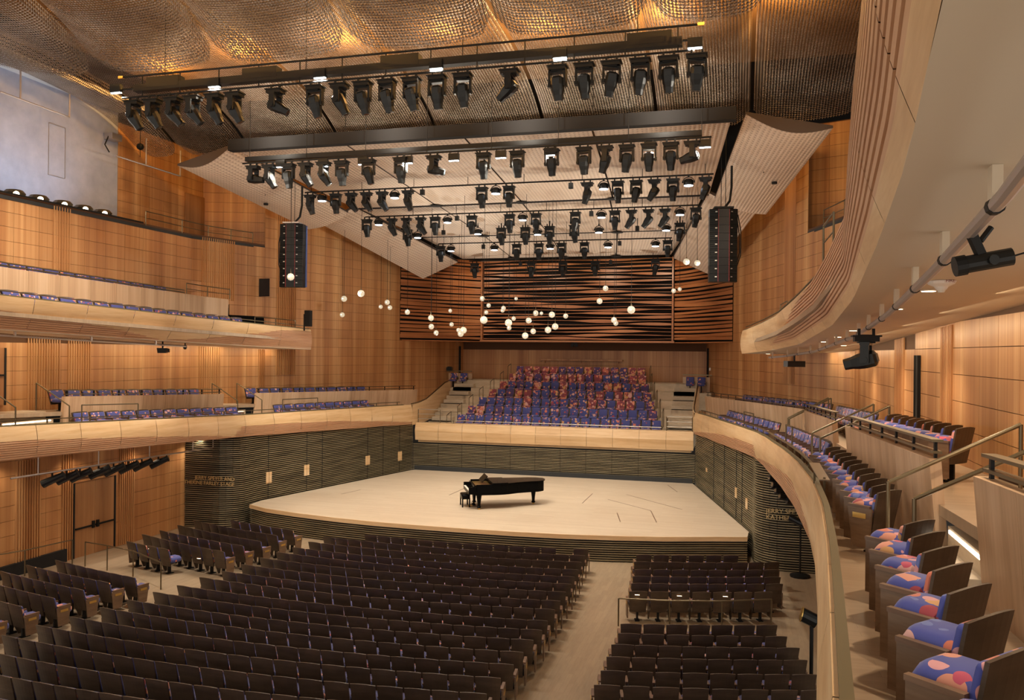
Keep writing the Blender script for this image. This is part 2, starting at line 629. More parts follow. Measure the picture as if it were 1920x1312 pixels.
# ---- stage
STF = [(-9.74, -0.16), (-8.6, -0.75), (-6.94, -1.2), (-5.2, -1.55), (-3.53, -1.76), (-1.8, -1.84), (0, -1.86), (1.8, -1.84), (3.53, -1.70), (5.27, -1.42),
       (6.94, -1.05), (8.6, -0.5), (9.74, -0.16)]
SZ = 0.91
STB = [(9.80, 0.76), (7.27, 11.38), (-7.27, 11.38), (-9.80, 0.76)]
poly = STF + STB
stage = thing('stage', 'curved concert stage with pale oak top and louvred front', 'stage')
mb = MB()
mb.prism(poly, SZ - 0.16, SZ)
mb.build('stage_floor', M['stagefloor'], stage)
mb = MB()
STF2 = [(x * 0.995, y + 0.10) for x, y in STF]
mb.prism(STF2 + [(7.1, 11.25), (-7.1, 11.25)], 0.0, SZ - 0.16)
mb.build('riser_backing', M['louvre_gap'], stage)
mb = MB()
for k in range(9):
    z = 0.06 + k * 0.078
    for a, b in zip(STF, STF[1:]):
        mb.bar((a[0], a[1] + 0.04, z), (b[0], b[1] + 0.04, z), 0.05, 0.036)
tag(mb.build('riser_slats', M['louvre'], stage), kind='stuff')
mb = MB()
for a, b in zip(STF, STF[1:]):
    mb.bar((a[0], a[1] - 0.005, SZ - 0.07), (b[0], b[1] - 0.005, SZ - 0.07), 0.03, 0.15)
mb.build('nosing', M['maple'], stage)
# shallow lift joints in the stage floor
mb = MB()
for a, b in (((842, 928), (878, 912)), ((1092, 943), (1111, 925)), ((1157, 961), (1163, 978)), ((1220, 957), (1231, 979)), ((1175, 927), (1279, 955)),
             ((1140, 936), (1220, 957)), ((1252, 909), (1270, 922)), ((640, 926), (676, 918))):
    pa, pb = at(*a, Z=SZ + 0.001), at(*b, Z=SZ + 0.001)
    MB().bar(pa, pb, 0.035, 0.004).build('lift_joint', M['walnut_arm'], stage)

# ---- dark louvred stage enclosure
def louvre_wall(name, pts, z0f, z1f, label, pitch=0.082):
    """pts: plan polyline; z0f/z1f: functions of y"""
    t = thing(name, label, 'louvred wall')
    t['kind'] = 'structure'
    bk, sl = MB(), MB()
    for (a, b) in zip(pts, pts[1:]):
        za0, zb0, za1, zb1 = z0f(a[1]), z0f(b[1]), z1f(a[1]), z1f(b[1])
        bk.add([(a[0], a[1], za0), (b[0], b[1], zb0), (b[0], b[1], zb1), (a[0], a[1], za1)], [(0, 1, 2, 3)])
        dx, dy = b[0] - a[0], b[1] - a[1]
        L = math.hypot(dx, dy)
        nx, ny = dy / L, -dx / L          # toward the hall
        n = int((max(za1, zb1) - za0) / pitch)
        for k in range(n):
            z = za0 + 0.05 + k * pitch
            if z > min(za1, zb1) + 0.25:
                continue
            o = 0.035
            sl.bar((a[0] + nx * o, a[1] + ny * o, z), (b[0] + nx * o, b[1] + ny * o, z), 0.05, 0.032)
    bk.build('backing', M['louvre_gap'], t)
    tag(sl.build('slats', M['louvre'], t), kind='stuff')
    return t


def arc(cx, cy, r, a0, a1, n):
    return [(cx + r * math.cos(math.radians(a0 + (a1 - a0) * i / n)), cy + r * math.sin(math.radians(a0 + (a1 - a0) * i / n))) for i in range(n + 1)]


zs = lambda y: SZ
lw = {}
rear = louvre_wall('stage_wall_rear', [(-7.35, 11.55), (7.35, 11.55)], zs, lambda y: 2.38, 'dark louvred wall across the rear of the stage')
for s in (-1, 1):
    cor = arc(-10.95, -0.05, 0.95, 0, -90, 6)       # rounded shoulder, left hand version
    cor = [(-9.97, 0.75)] + [(x + 0.0, y + 0.15) for x, y in cor[1:]] + [(-12.3, -0.85)]
    side = [(-7.42, 11.5), (-9.97, 0.75)]
    if s == -1:
        a = louvre_wall('stage_wall_left', side[::-1], lambda y: 0.0, lambda y: t1bot(y) + 0.1, 'dark louvred side wall of the stage below the tier with a projector pipe')
        b = louvre_wall('stage_wall_left', cor[::-1], lambda y: 0.0, lambda y: t1bot(y) + 0.1, 'rounded dark louvred pier beside the double doors, gold dedication lettering')
    else:
        f = [(-x, y) for x, y in side]
        a = louvre_wall('stage_wall_right', f, lambda y: 0.0, lambda y: t1bot(y) + 0.1, 'dark louvred side wall of the stage with pale vertical push plates')
        b = louvre_wall('stage_wall_right', [(-x, y) for x, y in cor], lambda y: 0.0, lambda y: t1bot(y) + 0.1,
                        'rounded dark louvred pier behind the black lamp stand, gold dedication lettering')
    lw[s] = (a, b)


def on_side_wall(px, py, s):
    """ray hit with the straight stage side wall"""
    x0, y0, x1, y1 = s * 7.42, 11.5, s * 9.97, 0.75
    v = ray(px, py)
    dx, dy = x1 - x0, y1 - y0
    t = ((x0 - CAM.x) * dy - (y0 - CAM.y) * dx) / (v.x * dy - v.y * dx)
    return CAM + v * t


# push plates and door joints on the stage side walls
for s, plates, seams in ((-1, [((496, 884), (507, 905)), ((568, 871), (577, 891)), ((683, 854), (691, 871)), ((744, 846), (751, 863))], [501, 573, 602, 687, 716, 747]),
                         (1, [((1383, 914), (1384.5, 933)), ((1403, 934), (1405, 954)), ((1327, 877), (1329, 884))], [1341, 1361, 1384, 1395])):
    a = lw[s][0]
    dirv = Vector((s * (9.85 - 7.3), 0.75 - 11.45, 0)).normalized()
    nrm = Vector((-s * 0.97, -0.23, 0))
    for (p, q) in plates:
        c = (on_side_wall(*p, s) + on_side_wall(*q, s)) / 2
        hgt = abs(on_side_wall(p[0], p[1], s).z - on_side_wall(p[0], q[1], s).z)
        if s == -1:
            for k, off in ((0, -0.085), (1, 0.085)):
                MB().bar(c + dirv * (off - 0.07) + nrm * 0.08, c + dirv * (off + 0.07) + nrm * 0.08, 0.03, hgt).build('push_plate', M['maple'], a)
        else:
            MB().bar(c - dirv * 0.12 + nrm * 0.08, c + dirv * 0.12 + nrm * 0.08, 0.03, hgt).build('push_plate', M['maple'], a)
    mbj = MB()
    for x in seams:
        c = on_side_wall(x, 880, s)
        mbj.bar((c.x + nrm.x * 0.062, c.y + nrm.y * 0.062, SZ + 0.02), (c.x + nrm.x * 0.062, c.y + nrm.y * 0.062, t1bot(c.y)), 0.03, 0.008)
    mbj.build('door_joint', M['void'], a)
mbj = MB()
for k in range(1, 11):
    x = -7.25 + 14.5 * k / 11
    mbj.bar((x, 11.48, SZ + 0.02), (x, 11.48, 2.38), 0.012, 0.012)
mbj.build('panel_joint', M['void'], rear)
MB().box((0, 11.46, SZ + 0.11), (14.5, 0.06, 0.22)).build('base_strip', M['stone'], rear)

# ---- gold dedication lettering
def bake_text(o):
    """letters as real mesh"""
    bpy.context.view_layer.update()
    me = bpy.data.meshes.new_from_object(o)
    n = bpy.data.objects.new('lettering', me)
    COL.objects.link(n)
    n.parent = o.parent
    n.location, n.rotation_euler = o.location.copy(), o.rotation_euler.copy()
    bpy.data.objects.remove(o)
    tag(n, kind='stuff')
    return n


def lettering(text, loc, rz, size, parent, name='lettering', align='LEFT'):
    cu = bpy.data.curves.new(name, 'FONT')
    cu.body = text
    cu.size = size
    cu.extrude = 0.006
    cu.align_x = align
    cu.space_line = 0.95
    cu.materials.append(M['gold'])
    o = bpy.data.objects.new(name, cu)
    COL.objects.link(o)
    o.parent = parent
    o.location = loc
    o.rotation_euler = (math.pi / 2, 0, rz)
    return bake_text(o)


pl_ = at(440, 903, Y=-0.92)
lettering('JERRY SPEYER AND\nKATHERINE FARLEY STAGE', (pl_.x, -0.935, pl_.z + 0.02), 0, 0.215, lw[-1][1], align='RIGHT')
pr_ = at(1436, 962, Y=-0.92)
lettering('JERRY SPEYER AND\nKATHERINE FARLEY STAGE', (pr_.x, -0.935, pr_.z + 0.02), 0, 0.215, lw[1][1])

# ---- panelled walls: every veneer panel is a piece of its own with an open joint
def panel_wall(name, pts, z0f, z1f, label, dx=1.0, dz=0.46, hand=1, limit=300, mtl=None, skip=None):
    t = thing(name, label, 'wall')
    t['kind'] = 'structure'
    mtl = mtl or M['wall']
    bk, rest, cnt = MB(), MB(), 0
    todo = []
    for a, b in zip(pts, pts[1:]):
        L = math.hypot(b[0] - a[0], b[1] - a[1])
        n = max(1, int(round(L / dx)))
        w = L / n
        ux, uy = (b[0] - a[0]) / L, (b[1] - a[1]) / L
        nx, ny = uy * hand, -ux * hand
        za0, zb0, za1, zb1 = z0f(a[1]), z0f(b[1]), z1f(a[1]), z1f(b[1])
        bk.add([(a[0], a[1], za0), (b[0], b[1], zb0), (b[0], b[1], zb1), (a[0], a[1], za1)], [(0, 1, 2, 3)])
        Mx = Matrix(((ux, nx, 0, 0), (uy, ny, 0, 0), (0, 0, 1, 0), (0, 0, 0, 1)))
        if hand < 0:
            Mx = Matrix(((ux, nx, 0, 0), (uy, ny, 0, 0), (0, 0, 1, 0), (0, 0, 0, 1)))
        me = MB().box((w / 2, 0.012, dz / 2), (w - 0.009, 0.024, dz - 0.011)).mesh('panel', mtl)
        for i in range(n):
            cx, cy = a[0] + ux * (i + 0.5) * w, a[1] + uy * (i + 0.5) * w
            lo = z0f(cy)
            hi = z1f(cy)
            k0 = int(math.floor(lo / dz))
            k1 = int(math.ceil(hi / dz))
            for k in range(k0, k1):
                z = k * dz
                if z + dz > hi + 0.12 or z < lo - 0.3:
                    continue
                if skip and skip(cx, cy, z + dz / 2):
                    continue
                mm = Mx.copy()
                mm.translation = (a[0] + ux * i * w, a[1] + uy * i * w, z)
                todo.append(((Vector((cx, cy, z)) - CAM).length, mm, me, w))
    todo.sort(key=lambda q: q[0])
    for d, mm, me, w in todo[:limit]:
        link('panel', me, t, mm)
    if len(todo) > limit:
        for d, mm, me, w in todo[limit:]:
            rest.box((0, 0, 0), (1, 1, 1))
            P = [mm @ Vector(v.co) for v in me.vertices]
            rest.v[-8:] = [tuple(p) for p in P]
        tag(rest.build('panel_field', mtl, t), kind='stuff')
    bk.build('joint_backing', M['joint'], t)
    return t


wl = {}
for s in (-1, 1):
    h = s       # panels on the hall side
    sd = SIDE[s]
    P = lambda pts: [(s * x, y) for x, y in pts]
    yA = -14.5 if s == -1 else -22.5
    # behind the first tier
    wl[s, 1] = panel_wall('wall_%s' % sd, P([(13.1, yA), (13.1, 0.5), (11.95, 4.3)]), lambda y: t1floor2(y) - 0.1, lambda y: t2bot(min(y, 4.3)) + 0.02,
                          'veneered wall behind the upper seat row of the lower tier, beside door on %s' % ('the piano bench side' if s < 0 else 'the pipe side'),
                          hand=-h, limit=230)
    # above the second tier, up to the parapet
    if s == -1:
        wl[s, 2] = panel_wall('wall_%s' % sd, P([(13.1, -12.5), (13.1, 0.5), (11.95, 4.3)]), lambda y: t2part(y) - 0.3, lambda y: 12.1,
                              'tall veneered wall carrying five flood lamps on its top edge', hand=-h, limit=160)
    else:
        wl[s, 2] = panel_wall('wall_%s' % sd, P([(13.1, -12.5), (13.1, 0.5), (11.95, 4.3)]), lambda y: t2part(y) - 0.3, lambda y: 12.1,
                              'veneered wall above the ribbed balcony front, small dark window', hand=-h, limit=120)
    # stage end of the hall, full height
    wl[s, 3] = panel_wall('wall_%s' % sd, P([(11.95, 4.3), (9.1, 13.6)]), lambda y: 4.2, lambda y: 15.6,
                          'full-height veneered wall between the balcony end and the slatted screen, beside the %s' % ('black monitor' if s < 0 else 'loudspeaker column cables'),
                          hand=-h, limit=260)
    wl[s, 4] = panel_wall('wall_%s' % sd, P([(9.1, 13.6), (7.54, 20.2)]), lambda y: 4.2, lambda y: 7.9,
                          'short veneered wall flanking the choir seats near the %s' % ('black box on the ledge' if s < 0 else 'white switch plate'), hand=-h, limit=80)
    # recess above the parapet
    wl[s, 5] = panel_wall('wall_%s' % sd, P([(15.5, -1.1), (15.5, 4.6), (11.95, 6.0)]), lambda y: 12.0, lambda y: 16.6,
                          'dim reddish veneered wall set back above the parapet, with a doorway' if s < 0 else 'dim veneered wall set back above the parapet behind a bronze railing',
                          hand=-h, limit=100)
    # orchestra level
    wl[s, 0] = panel_wall('wall_%s' % sd, P([(12.3, -15 if s < 0 else -9), (12.3, -0.85)]), lambda y: flo(y), lambda y: t1bot(y) + 0.25,
                          'honey veneered wall with the double doors' if s < 0 else 'honey veneered wall under the near tier',
                          hand=-h, limit=120, skip=(lambda x, y, z: -6.75 < y < -4.75 and z < 2.6) if s < 0 else None)
wl['rear'] = panel_wall('wall_rear', [(-7.54, 20.2), (7.54, 20.2)], lambda y: 3.5, lambda y: 7.95, 'plain veneered wall behind the top choir row under the slatted screen', hand=1, limit=160, dz=0.92, dx=2.1)

# fluted vertical battens that break the flat panels
def flutes(s, key, runs, z0f, z1f, step=0.11):
    mbf = MB()
    for (y0, y1) in runs:
        for y in frange(y0, y1, step):
            x = s * (wallx(y) - 0.05)
            mbf.box((x + s * 0.012, y, (z0f(y) + z1f(y)) / 2), (0.035, 0.04, z1f(y) - z0f(y) - 0.05))
    tag(mbf.build('batten_flutes', M['wall'], wl[s, key]), kind='stuff')


flutes(-1, 1, [(-7.9, -6.6), (-6.2, -5.2), (0.9, 1.9), (4.0, 4.3)], lambda y: t1floor2(y), lambda y: t2bot(y))
flutes(-1, 2, [(-6.9, -6.2), (1.0, 2.6)], lambda y: t2part(y), lambda y: 12.05)
flutes(-1, 3, [(5.0, 6.1)], lambda y: 6.0, lambda y: 14.5)
flutes(1, 1, [(-1.8, -0.9), (-9.3, -8.2), (-13.8, -13.0)], lambda y: t1floor2(y), lambda y: t2bot(y))
flutes(1, 3, [(5.5, 6.6)], lambda y: 6.0, lambda y: 14.5)
mbf = MB()
for y in frange(-9.1, -8.2, 0.1) + frange(-7.25, -6.85, 0.1) + frange(-4.6, -3.9, 0.1):
    mbf.box((-12.25, y, 1.85), (0.06, 0.035, 3.6))
tag(mbf.build('batten_flutes', M['wall'], wl[-1, 0]), kind='stuff')

# ---- upper parapet slabs, recess floors, outer grey wall
for s in (-1, 1):
    mb = MB()
    mb.prism([(s * 13.05, -33), (s * 16, -33), (s * 16, 6), (s * 12.0, 6), (s * 11.93, 4.3), (s * 13.05, 0.5)][::(1 if s > 0 else -1)], 11.9, 12.02)
    struct(mb.build('floor', M['stone']), 'dark gallery slab on top of the tall wall by %s' % ('the flood lamps' if s < 0 else 'the bronze railing'), 'floor')
M['plaster'] = mat('grey_plaster', (0.40, 0.43, 0.54), 0.8)
k = NT(M['plaster'])
g = k.n('ShaderNodeNewGeometry').outputs['Position']
k.l(k.ramp(k.noise(k.mapping(g, (1, 1, 1)), 0.9, 5, 0.65), [(0.3, (0.33, 0.36, 0.47)), (0.7, (0.47, 0.50, 0.61))]), k.b.inputs['Base Color'])
gw = thing('wall_left', 'blue-grey plaster wall above the flood lamps', 'wall')
gw['kind'] = 'structure'
mb = MB()
mb.box((-15.6, -9.0, 14.6), (0.2, 15.8, 5.2))
mb.build('plaster_face', M['plaster'], gw)
mb = MB()
for a, b in ((at(92, 230, X=-15.48), at(122, 335, X=-15.48)),):
    for p, q in (((a.y, a.z), (b.y, a.z)), ((b.y, a.z), (b.y, b.z)), ((b.y, b.z), (a.y, b.z)), ((a.y, b.z), (a.y, a.z))):
        mb.bar((-15.49, p[0], p[1]), (-15.49, q[0], q[1]), 0.02, 0.02)
mb.build('hatch_outline', M['pipe'], gw)
struct(MB().box((-14.9, -8.6, 17.05), (1.4, 15.0, 0.2)).build('ceiling', M['white']), 'white painted beam and soffit above the grey plaster wall', 'ceiling')

# ---- dark ceiling void above everything
struct(MB().box((0, -6, 18.3), (34, 56, 0.2)).build('ceiling', M['void']), 'black ceiling void above the mesh and canopy', 'ceiling')
for s in (-1, 1):  # added shells keep background light from showing through gaps
    struct(MB().box((s * 16.4, 3, 8.6), (0.2, 36, 19.6)).build('wall_%s' % SIDE[s], M['void']), 'added black shell stopping outside light past the canopy wing by %s' % ('the grey wall' if s < 0 else 'the ribbed balcony'), 'wall')
struct(MB().box((0, 20.9, 8.6), (33, 0.2, 19.6)).build('wall_rear', M['void']), 'added black shell stopping outside light behind the slatted screen', 'wall')
struct(MB().box((0.1, -2.75, 14.82), (18.3, 0.35, 0.42)).build('trim_1', M['void']), 'wide black border masking the near edge of the canopy', 'trim')

# ================================================================ TIERS
M['cap'] = mat('olive_bronze_cap', (0.15, 0.125, 0.065), 0.45, 0.4)
RIB1 = [(-33, 0), (-17, 0), (-14, .45), (-11, .58), (-6, .38), (-2, .15), (-0.9, .04), (-0.5, .5), (5, .45), (9, .25), (11.4, .1)]
RIB2 = {-1: [(-33, .7), (-11, .57), (-7, .36), (-4, .04), (-2.5, .15), (0, .45), (2.5, .85), (4.3, .9)],
        1: [(-33, 1.0), (-12, 1.0), (-8, .85), (-4, .55), (-0.5, .2), (2, .08), (4.3, .05)]}


def fascia(tier, s, y0, y1, xt, xb, zt, zb, rib, strip=0.0, width=1.65, nv=15):
    """ribbed / plain wood panels; every panel is one piece"""
    n = max(1, int(round(abs(y1 - y0) / width)))
    for i in range(n):
        a = y0 + (y1 - y0) * i / n
        b = y0 + (y1 - y0) * (i + 1) / n
        g = 0.008 if b > a else -0.008
        ys_ = [a + g + (b - a - 2 * g) * j / 6 for j in range(7)]
        mb = MB()
        rows = []
        lev = []
        for r_ in range(nv):
            for q_, dd in ((0.0, 0), (0.56, 0), (0.60, 1), (0.96, 1)):
                lev.append(((r_ + q_) / nv, dd))
        lev.append((1.0, 0))
        for t, dd in lev:
            row = []
            for y in ys_:
                rf = interp(rib, y)
                x = xt(y) + (xb(y) - xt(y)) * t - 0.07 * math.sin(math.pi * t)
                if dd and t > 1 - rf and t < 1 - strip:
                    x += 0.034
                row.append((s * x, y, zt(y) + (zb(y) - zt(y)) * t))
            rows.append(row)
        for v in range(len(lev) - 1):
            for j in range(6):
                yc = (ys_[j] + ys_[j + 1]) / 2
                t = (lev[v][0] + lev[v + 1][0]) / 2
                mi = 1 if (t > 1 - interp(rib, yc) and t < 1 - strip) else 0
                q = [rows[v][j], rows[v][j + 1], rows[v + 1][j + 1], rows[v + 1][j]]
                mb.add(q, [(0, 1, 2, 3)], mi=mi)
        # thickness at the top
        top = rows[0]
        back = [(p[0] + s * 0.06, p[1], p[2]) for p in top]
        mb.grid([top, back])
        mb.build('fascia_panel', [M['maple'], M['ribwood']], tier)


SECT = {-1: dict(A=(2.3, 9.4), B=(-8.0, 0.6), C=(-14.0, -10.6), st=[(0.85, 2.05), (-10.3, -8.3)]),
        1: dict(A=(0.2, 9.2), B=(-9.6, -0.9), C=(-19.9, -12.1), D=(-29.0, -21.7), st=[(-0.75, 0.05), (-11.9, -9.9), (-21.5, -20.1)])}


def sheet(f, ya, yb, xa, xb, z, s, th=0.12, step=0.8):
    """horizontal strip between two plan curves"""
    yy = frange(ya, yb, step)
    top = [[(s * xa(y), y, z(y)) for y in yy], [(s * xb(y), y, z(y)) for y in yy]]
    bot = [[(s * xa(y), y, z(y) - th) for y in yy], [(s * xb(y), y, z(y) - th) for y in yy]]
    f.grid(top)
    f.grid(bot)
    f.grid([top[0], bot[0]])
    f.grid([top[1], bot[1]])
    for e in (0, -1):
        f.add([top[0][e], top[1][e], bot[1][e], bot[0][e]], [(0, 1, 2, 3)])
    return f


tiers = {}
for s in (-1, 1):
    yN = -15.0 if s < 0 else -29.0
    nm = 'the double doors' if s < 0 else 'the close row of dark chairs'
    t = thing('balcony_tier', 'lower balcony with pale maple front, above %s' % nm, 'balcony')
    t['kind'] = 'structure'
    tiers[s, 1] = t
    fascia(t, s, 11.2, yN, t1x, lambda y: t1x(y) - 0.02, t1top, t1bot, RIB1)
    sheet(MB(), 11.2, yN, lambda y: t1x(y) + 0.05, lambda y: partx(y) if y < 9.5 else t1x(y) + 0.9, t1floor, s).build('tier_floor', M['tierfloor'], t)
    sheet(MB(), 9.5, yN, lambda y: partx(y) + 0.0, lambda y: wallx(y) - 0.02, t1floor2, s).build('upper_floor', M['tierfloor'], t)
    sheet(MB(), 11.2, yN, lambda y: t1x(y) + 0.0, lambda y: max(t1x(y) + 0.3, 12.28), lambda y: t1bot(y) + 0.14, s).build('underside', M['soffit'], t)
    # inner face and cap of the front
    mb = MB()
    yy = frange(11.2, yN, 0.8)
    mb.grid([[(s * (t1x(y) + 0.06), y, t1top(y)) for y in yy], [(s * (t1x(y) + 0.06), y, t1floor(y)) for y in yy]])
    mb.build('parapet_inner_face', M['maple'], t)
    sheet(MB(), 10.6, yN, lambda y: t1x(y) + 0.03, lambda y: t1x(y) + 0.10, lambda y: t1top(y) + 0.045, s, 0.04).build('parapet_cap', M['cap'], t)
    mb = MB()
    yy = frange(10.4, yN, 0.8)
    for a, b in zip(yy, yy[1:]):
        if a < -14 and s > 0:
            continue
        mb.bar((s * (t1x(a) + 0.12), a, t1top(a) + 0.17), (s * (t1x(b) + 0.12), b, t1top(b) + 0.17), 0.05, 0.03)
    mb.build('guard_bar', M['rail'], t)
    for y in frange(10.2, yN + 0.5, 1.7):
        if y < -14 and s > 0:
            continue
        MB().bar((s * (t1x(y) + 0.12), y, t1top(y)), (s * (t1x(y) + 0.12), y, t1top(y) + 0.16), 0.03, 0.04).build('guard_post', M['rail'], t)
    # partitions between the two seat rows
    for key in 'ABCD':
        if key not in SECT[s]:
            continue
        ya, yb = SECT[s][key]
        if key == 'A':
            yb = 13.0
        n = max(2, int(round((yb - ya) / 1.15)))
        for i in range(n):
            a, b = ya + (yb - ya) * i / n, ya + (yb - ya) * (i + 1) / n
            mb = MB()
            yy = [a + 0.004, (a + b) / 2, b - 0.004]
            rows = []
            for tt in (0, 0.5, 1):
                rows.append([(s * (partx(y) - 0.10 * (1 - tt)), y, t1part(y) + (t1floor(y) - 0.05 - t1part(y)) * tt) for y in yy])
            bk = [[(p[0] + s * 0.12, p[1], p[2]) for p in r] for r in rows]
            mb.grid(rows)
            mb.grid(bk)
            mb.grid([rows[0], bk[0]])
            for e in (0, -1):
                mb.add([rows[0][e], rows[-1][e], bk[-1][e], bk[0][e]], [(0, 1, 2, 3)])
            mb.build('partition_panel', M['partition'], t)
        mb = MB()
        for hgt, w in ((0.07, 0.10), (0.20, 0.12)):
            yy = frange(ya + 0.1, yb - 0.1, 0.9)
            for a, b in zip(yy, yy[1:]):
                mb.bar((s * partx(a), a, t1part(a) + hgt), (s * partx(b), b, t1part(b) + hgt), w, 0.03)
        mb.build('partition_rail', M['rail'], t)
        for y in frange(ya + 0.2, yb - 0.2, 1.15):
            MB().bar((s * partx(y), y, t1part(y)), (s * partx(y), y, t1part(y) + 0.2), 0.03, 0.06).build('rail_post', M['black'], t)
    # aisle steps with lit nosings, and their handrails
    for (ya, yb) in SECT[s]['st']:
        yc = (ya + yb) / 2
        for k in range(3):
            x0 = partx(yc) - 0.25 + k * 0.30
            z = t1floor(yc) + (t1floor2(yc) - t1floor(yc)) * (k + 1) / 3.0
            MB().box((s * (x0 + 0.45), yc, (z + t1floor(yc)) / 2), (0.9, yb - ya, z - t1floor(yc))).build('aisle_step', M['step'], t)
            MB().box((s * (x0 - 0.005), yc, z - 0.05), (0.012, (yb - ya) * 0.9, 0.035)).build('step_light', M['steplight'], t)
        for y in (ya - 0.02, yb + 0.02):
            h = thing('stair_handrail', 'bronze stair handrail beside lit balcony steps by %s' % nm, 'handrail', group='handrails on the lit balcony steps by %s' % nm)
            zf, zb = t1floor(y), t1floor2(y)
            p0, p1 = (s * (partx(y) - 0.55), y, zf), (s * (partx(y) - 0.55), y, zf + 0.92)
            p2, p3 = (s * (wallx(y) - 0.75), y, zb + 0.92), (s * (wallx(y) - 0.75), y, zb)
            MB().tube(p0, p1, 0.022).build('post', M['rail'], h)
            MB().tube(p1, p2, 0.022).build('handrail', M['rail'], h)
            MB().tube(p2, p3, 0.022).build('post', M['rail'], h)

    # ---------------- second tier
    yM = -14.0 if s < 0 else -31.0
    nm2 = 'the ceiling projector' if s < 0 else 'the long aluminium pipe'
    t = thing('balcony_tier', 'upper balcony with maple and ribbed front, above %s' % nm2, 'balcony')
    t['kind'] = 'structure'
    tiers[s, 2] = t
    fascia(t, s, 4.3, yM, t2tx, lambda y: t2bx(y), t2top, t2bot, RIB2[s], strip=0.0 if s < 0 else 0.17, width=2.0 if s < 0 else 2.4, nv=15)
    # end face toward the stage
    mb = MB()
    y = 4.3
    mb.add([(s * t2tx(y), y, t2top(y)), (s * t2bx(y), y, t2bot(y)), (s * (wallx(y) + 0.0), y, t2bot(y)), (s * (wallx(y) + 0.0), y, t2top(y))], [(0, 1, 2, 3)])
    mb.build('end_face', M['maple'], t)
    sheet(MB(), 4.3, yM, lambda y: t2bx(y), lambda y: wallx(y) + 0.02, lambda y: t2bot(y) + 0.08, s, 0.08).build('soffit', M['soffit'], t)
    sheet(MB(), 4.3, yM, lambda y: t2tx(y) + 0.05, lambda y: wallx(y) - 0.02, t2floor, s).build('tier_floor', M['tierfloor'], t)
    sheet(MB(), 4.2, yM, lambda y: t2tx(y) + 0.03, lambda y: t2tx(y) + 0.2, lambda y: t2top(y) + 0.04, s, 0.04).build('parapet_cap', M['cap'], t)
    mb = MB()
    yy = frange(4.2, yM, 0.8)
    for a, b in zip(yy, yy[1:]):
        mb.bar((s * (t2tx(a) + 0.12), a, t2top(a) + 0.15), (s * (t2tx(b) + 0.12), b, t2top(b) + 0.15), 0.05, 0.03)
    mb.build('guard_bar', M['rail'], t)
    ya, yb = (-14, 1.35) if s < 0 else (-20, 1.35)
    px2 = lambda y: wallx(y) - 0.95
    n = int((yb - ya) / 1.2)
    for i in range(n):
        a, b = ya + (yb - ya) * i / n, ya + (yb - ya) * (i + 1) / n
        mb = MB()
        P = [(s * px2(a), a + 0.004), (s * px2(b), b - 0.004)]
        mb.bar((P[0][0], P[0][1], (t2part(a) + t2floor(a)) / 2), (P[1][0], P[1][1], (t2part(b) + t2floor(b)) / 2), 0.08, t2part(a) - t2floor(a))
        mb.build('partition_panel', M['partition'], t)
    sheet(MB(), yb, ya, lambda y: px2(y), lambda y: wallx(y) - 0.02, lambda y: t2part(y) - 0.45, s).build('upper_floor', M['tierfloor'], t)
    mb = MB()
    yy = frange(yb - 2.6, ya, 0.9)
    for a, b in zip(yy, yy[1:]):
        mb.bar((s * px2(a), a, t2part(a) + 0.05), (s * px2(b), b, t2part(b) + 0.05), 0.12, 0.04)
        mb.bar((s * px2(a), a, t2part(a) + 0.14), (s * px2(b), b, t2part(b) + 0.14), 0.08, 0.03)
    mb.build('partition_rail', M['rail'], t)

# ================================================================ CHOIR TERRACE
ROWPX = [(852, 1240, 777, 788, 21), (871.7, 1232.5, 0, 0, 20), (892.7, 1226.7, 0, 0, 19), (911.7, 1220.8, 0, 0, 18), (932, 1216, 0, 0, 17), (950, 1211, 0, 0, 16), (963.6, 1209, 686, 689, 15)]
CH_Y = [12.75 + 0.93 * k for k in range(7)]
zt1 = at(1040, 783, Y=CH_Y[0]).z
zt7 = at(1085, 688, Y=CH_Y[6]).z
CH_T = [zt1 + (zt7 - zt1) * k / 6 for k in range(7)]
CH_F = [z - 0.86 for z in CH_T]
choir = thing('choir_terrace', 'stepped choir terrace with a pale maple front behind the stage', 'terrace')
choir['kind'] = 'structure'
for i in range(11):
    a, b = -7.28 + 14.56 * i / 11 + 0.006, -7.28 + 14.56 * (i + 1) / 11 - 0.006
    mb = MB()
    prof = [(11.75, 3.40), (11.62, 3.40), (11.50, 2.98), (11.58, 2.48), (11.85, 2.46)]
    rows = [[(a, y, z), (b, y, z)] for y, z in prof]
    mb.grid(rows)
    mb.build('front_panel', M['maple'], choir)
MB().box((0, 11.95, 2.40), (14.3, 0.5, 0.14)).build('front_ledge', M['maple'], choir)
MB().box((0, 11.9, 3.385), (14.5, 0.45, 0.03)).build('parapet_cap', M['maple'], choir)
for k in range(7):
    y = CH_Y[k]
    y0 = y - 0.55 if k else 11.75
    MB().box((0, y0 + (20.2 - y0) / 2, (CH_F[k] + 2.3) / 2), (14.3 - 0.05 * k, 20.2 - y0, CH_F[k] - 2.3)).build('terrace_step', M['step'], choir)
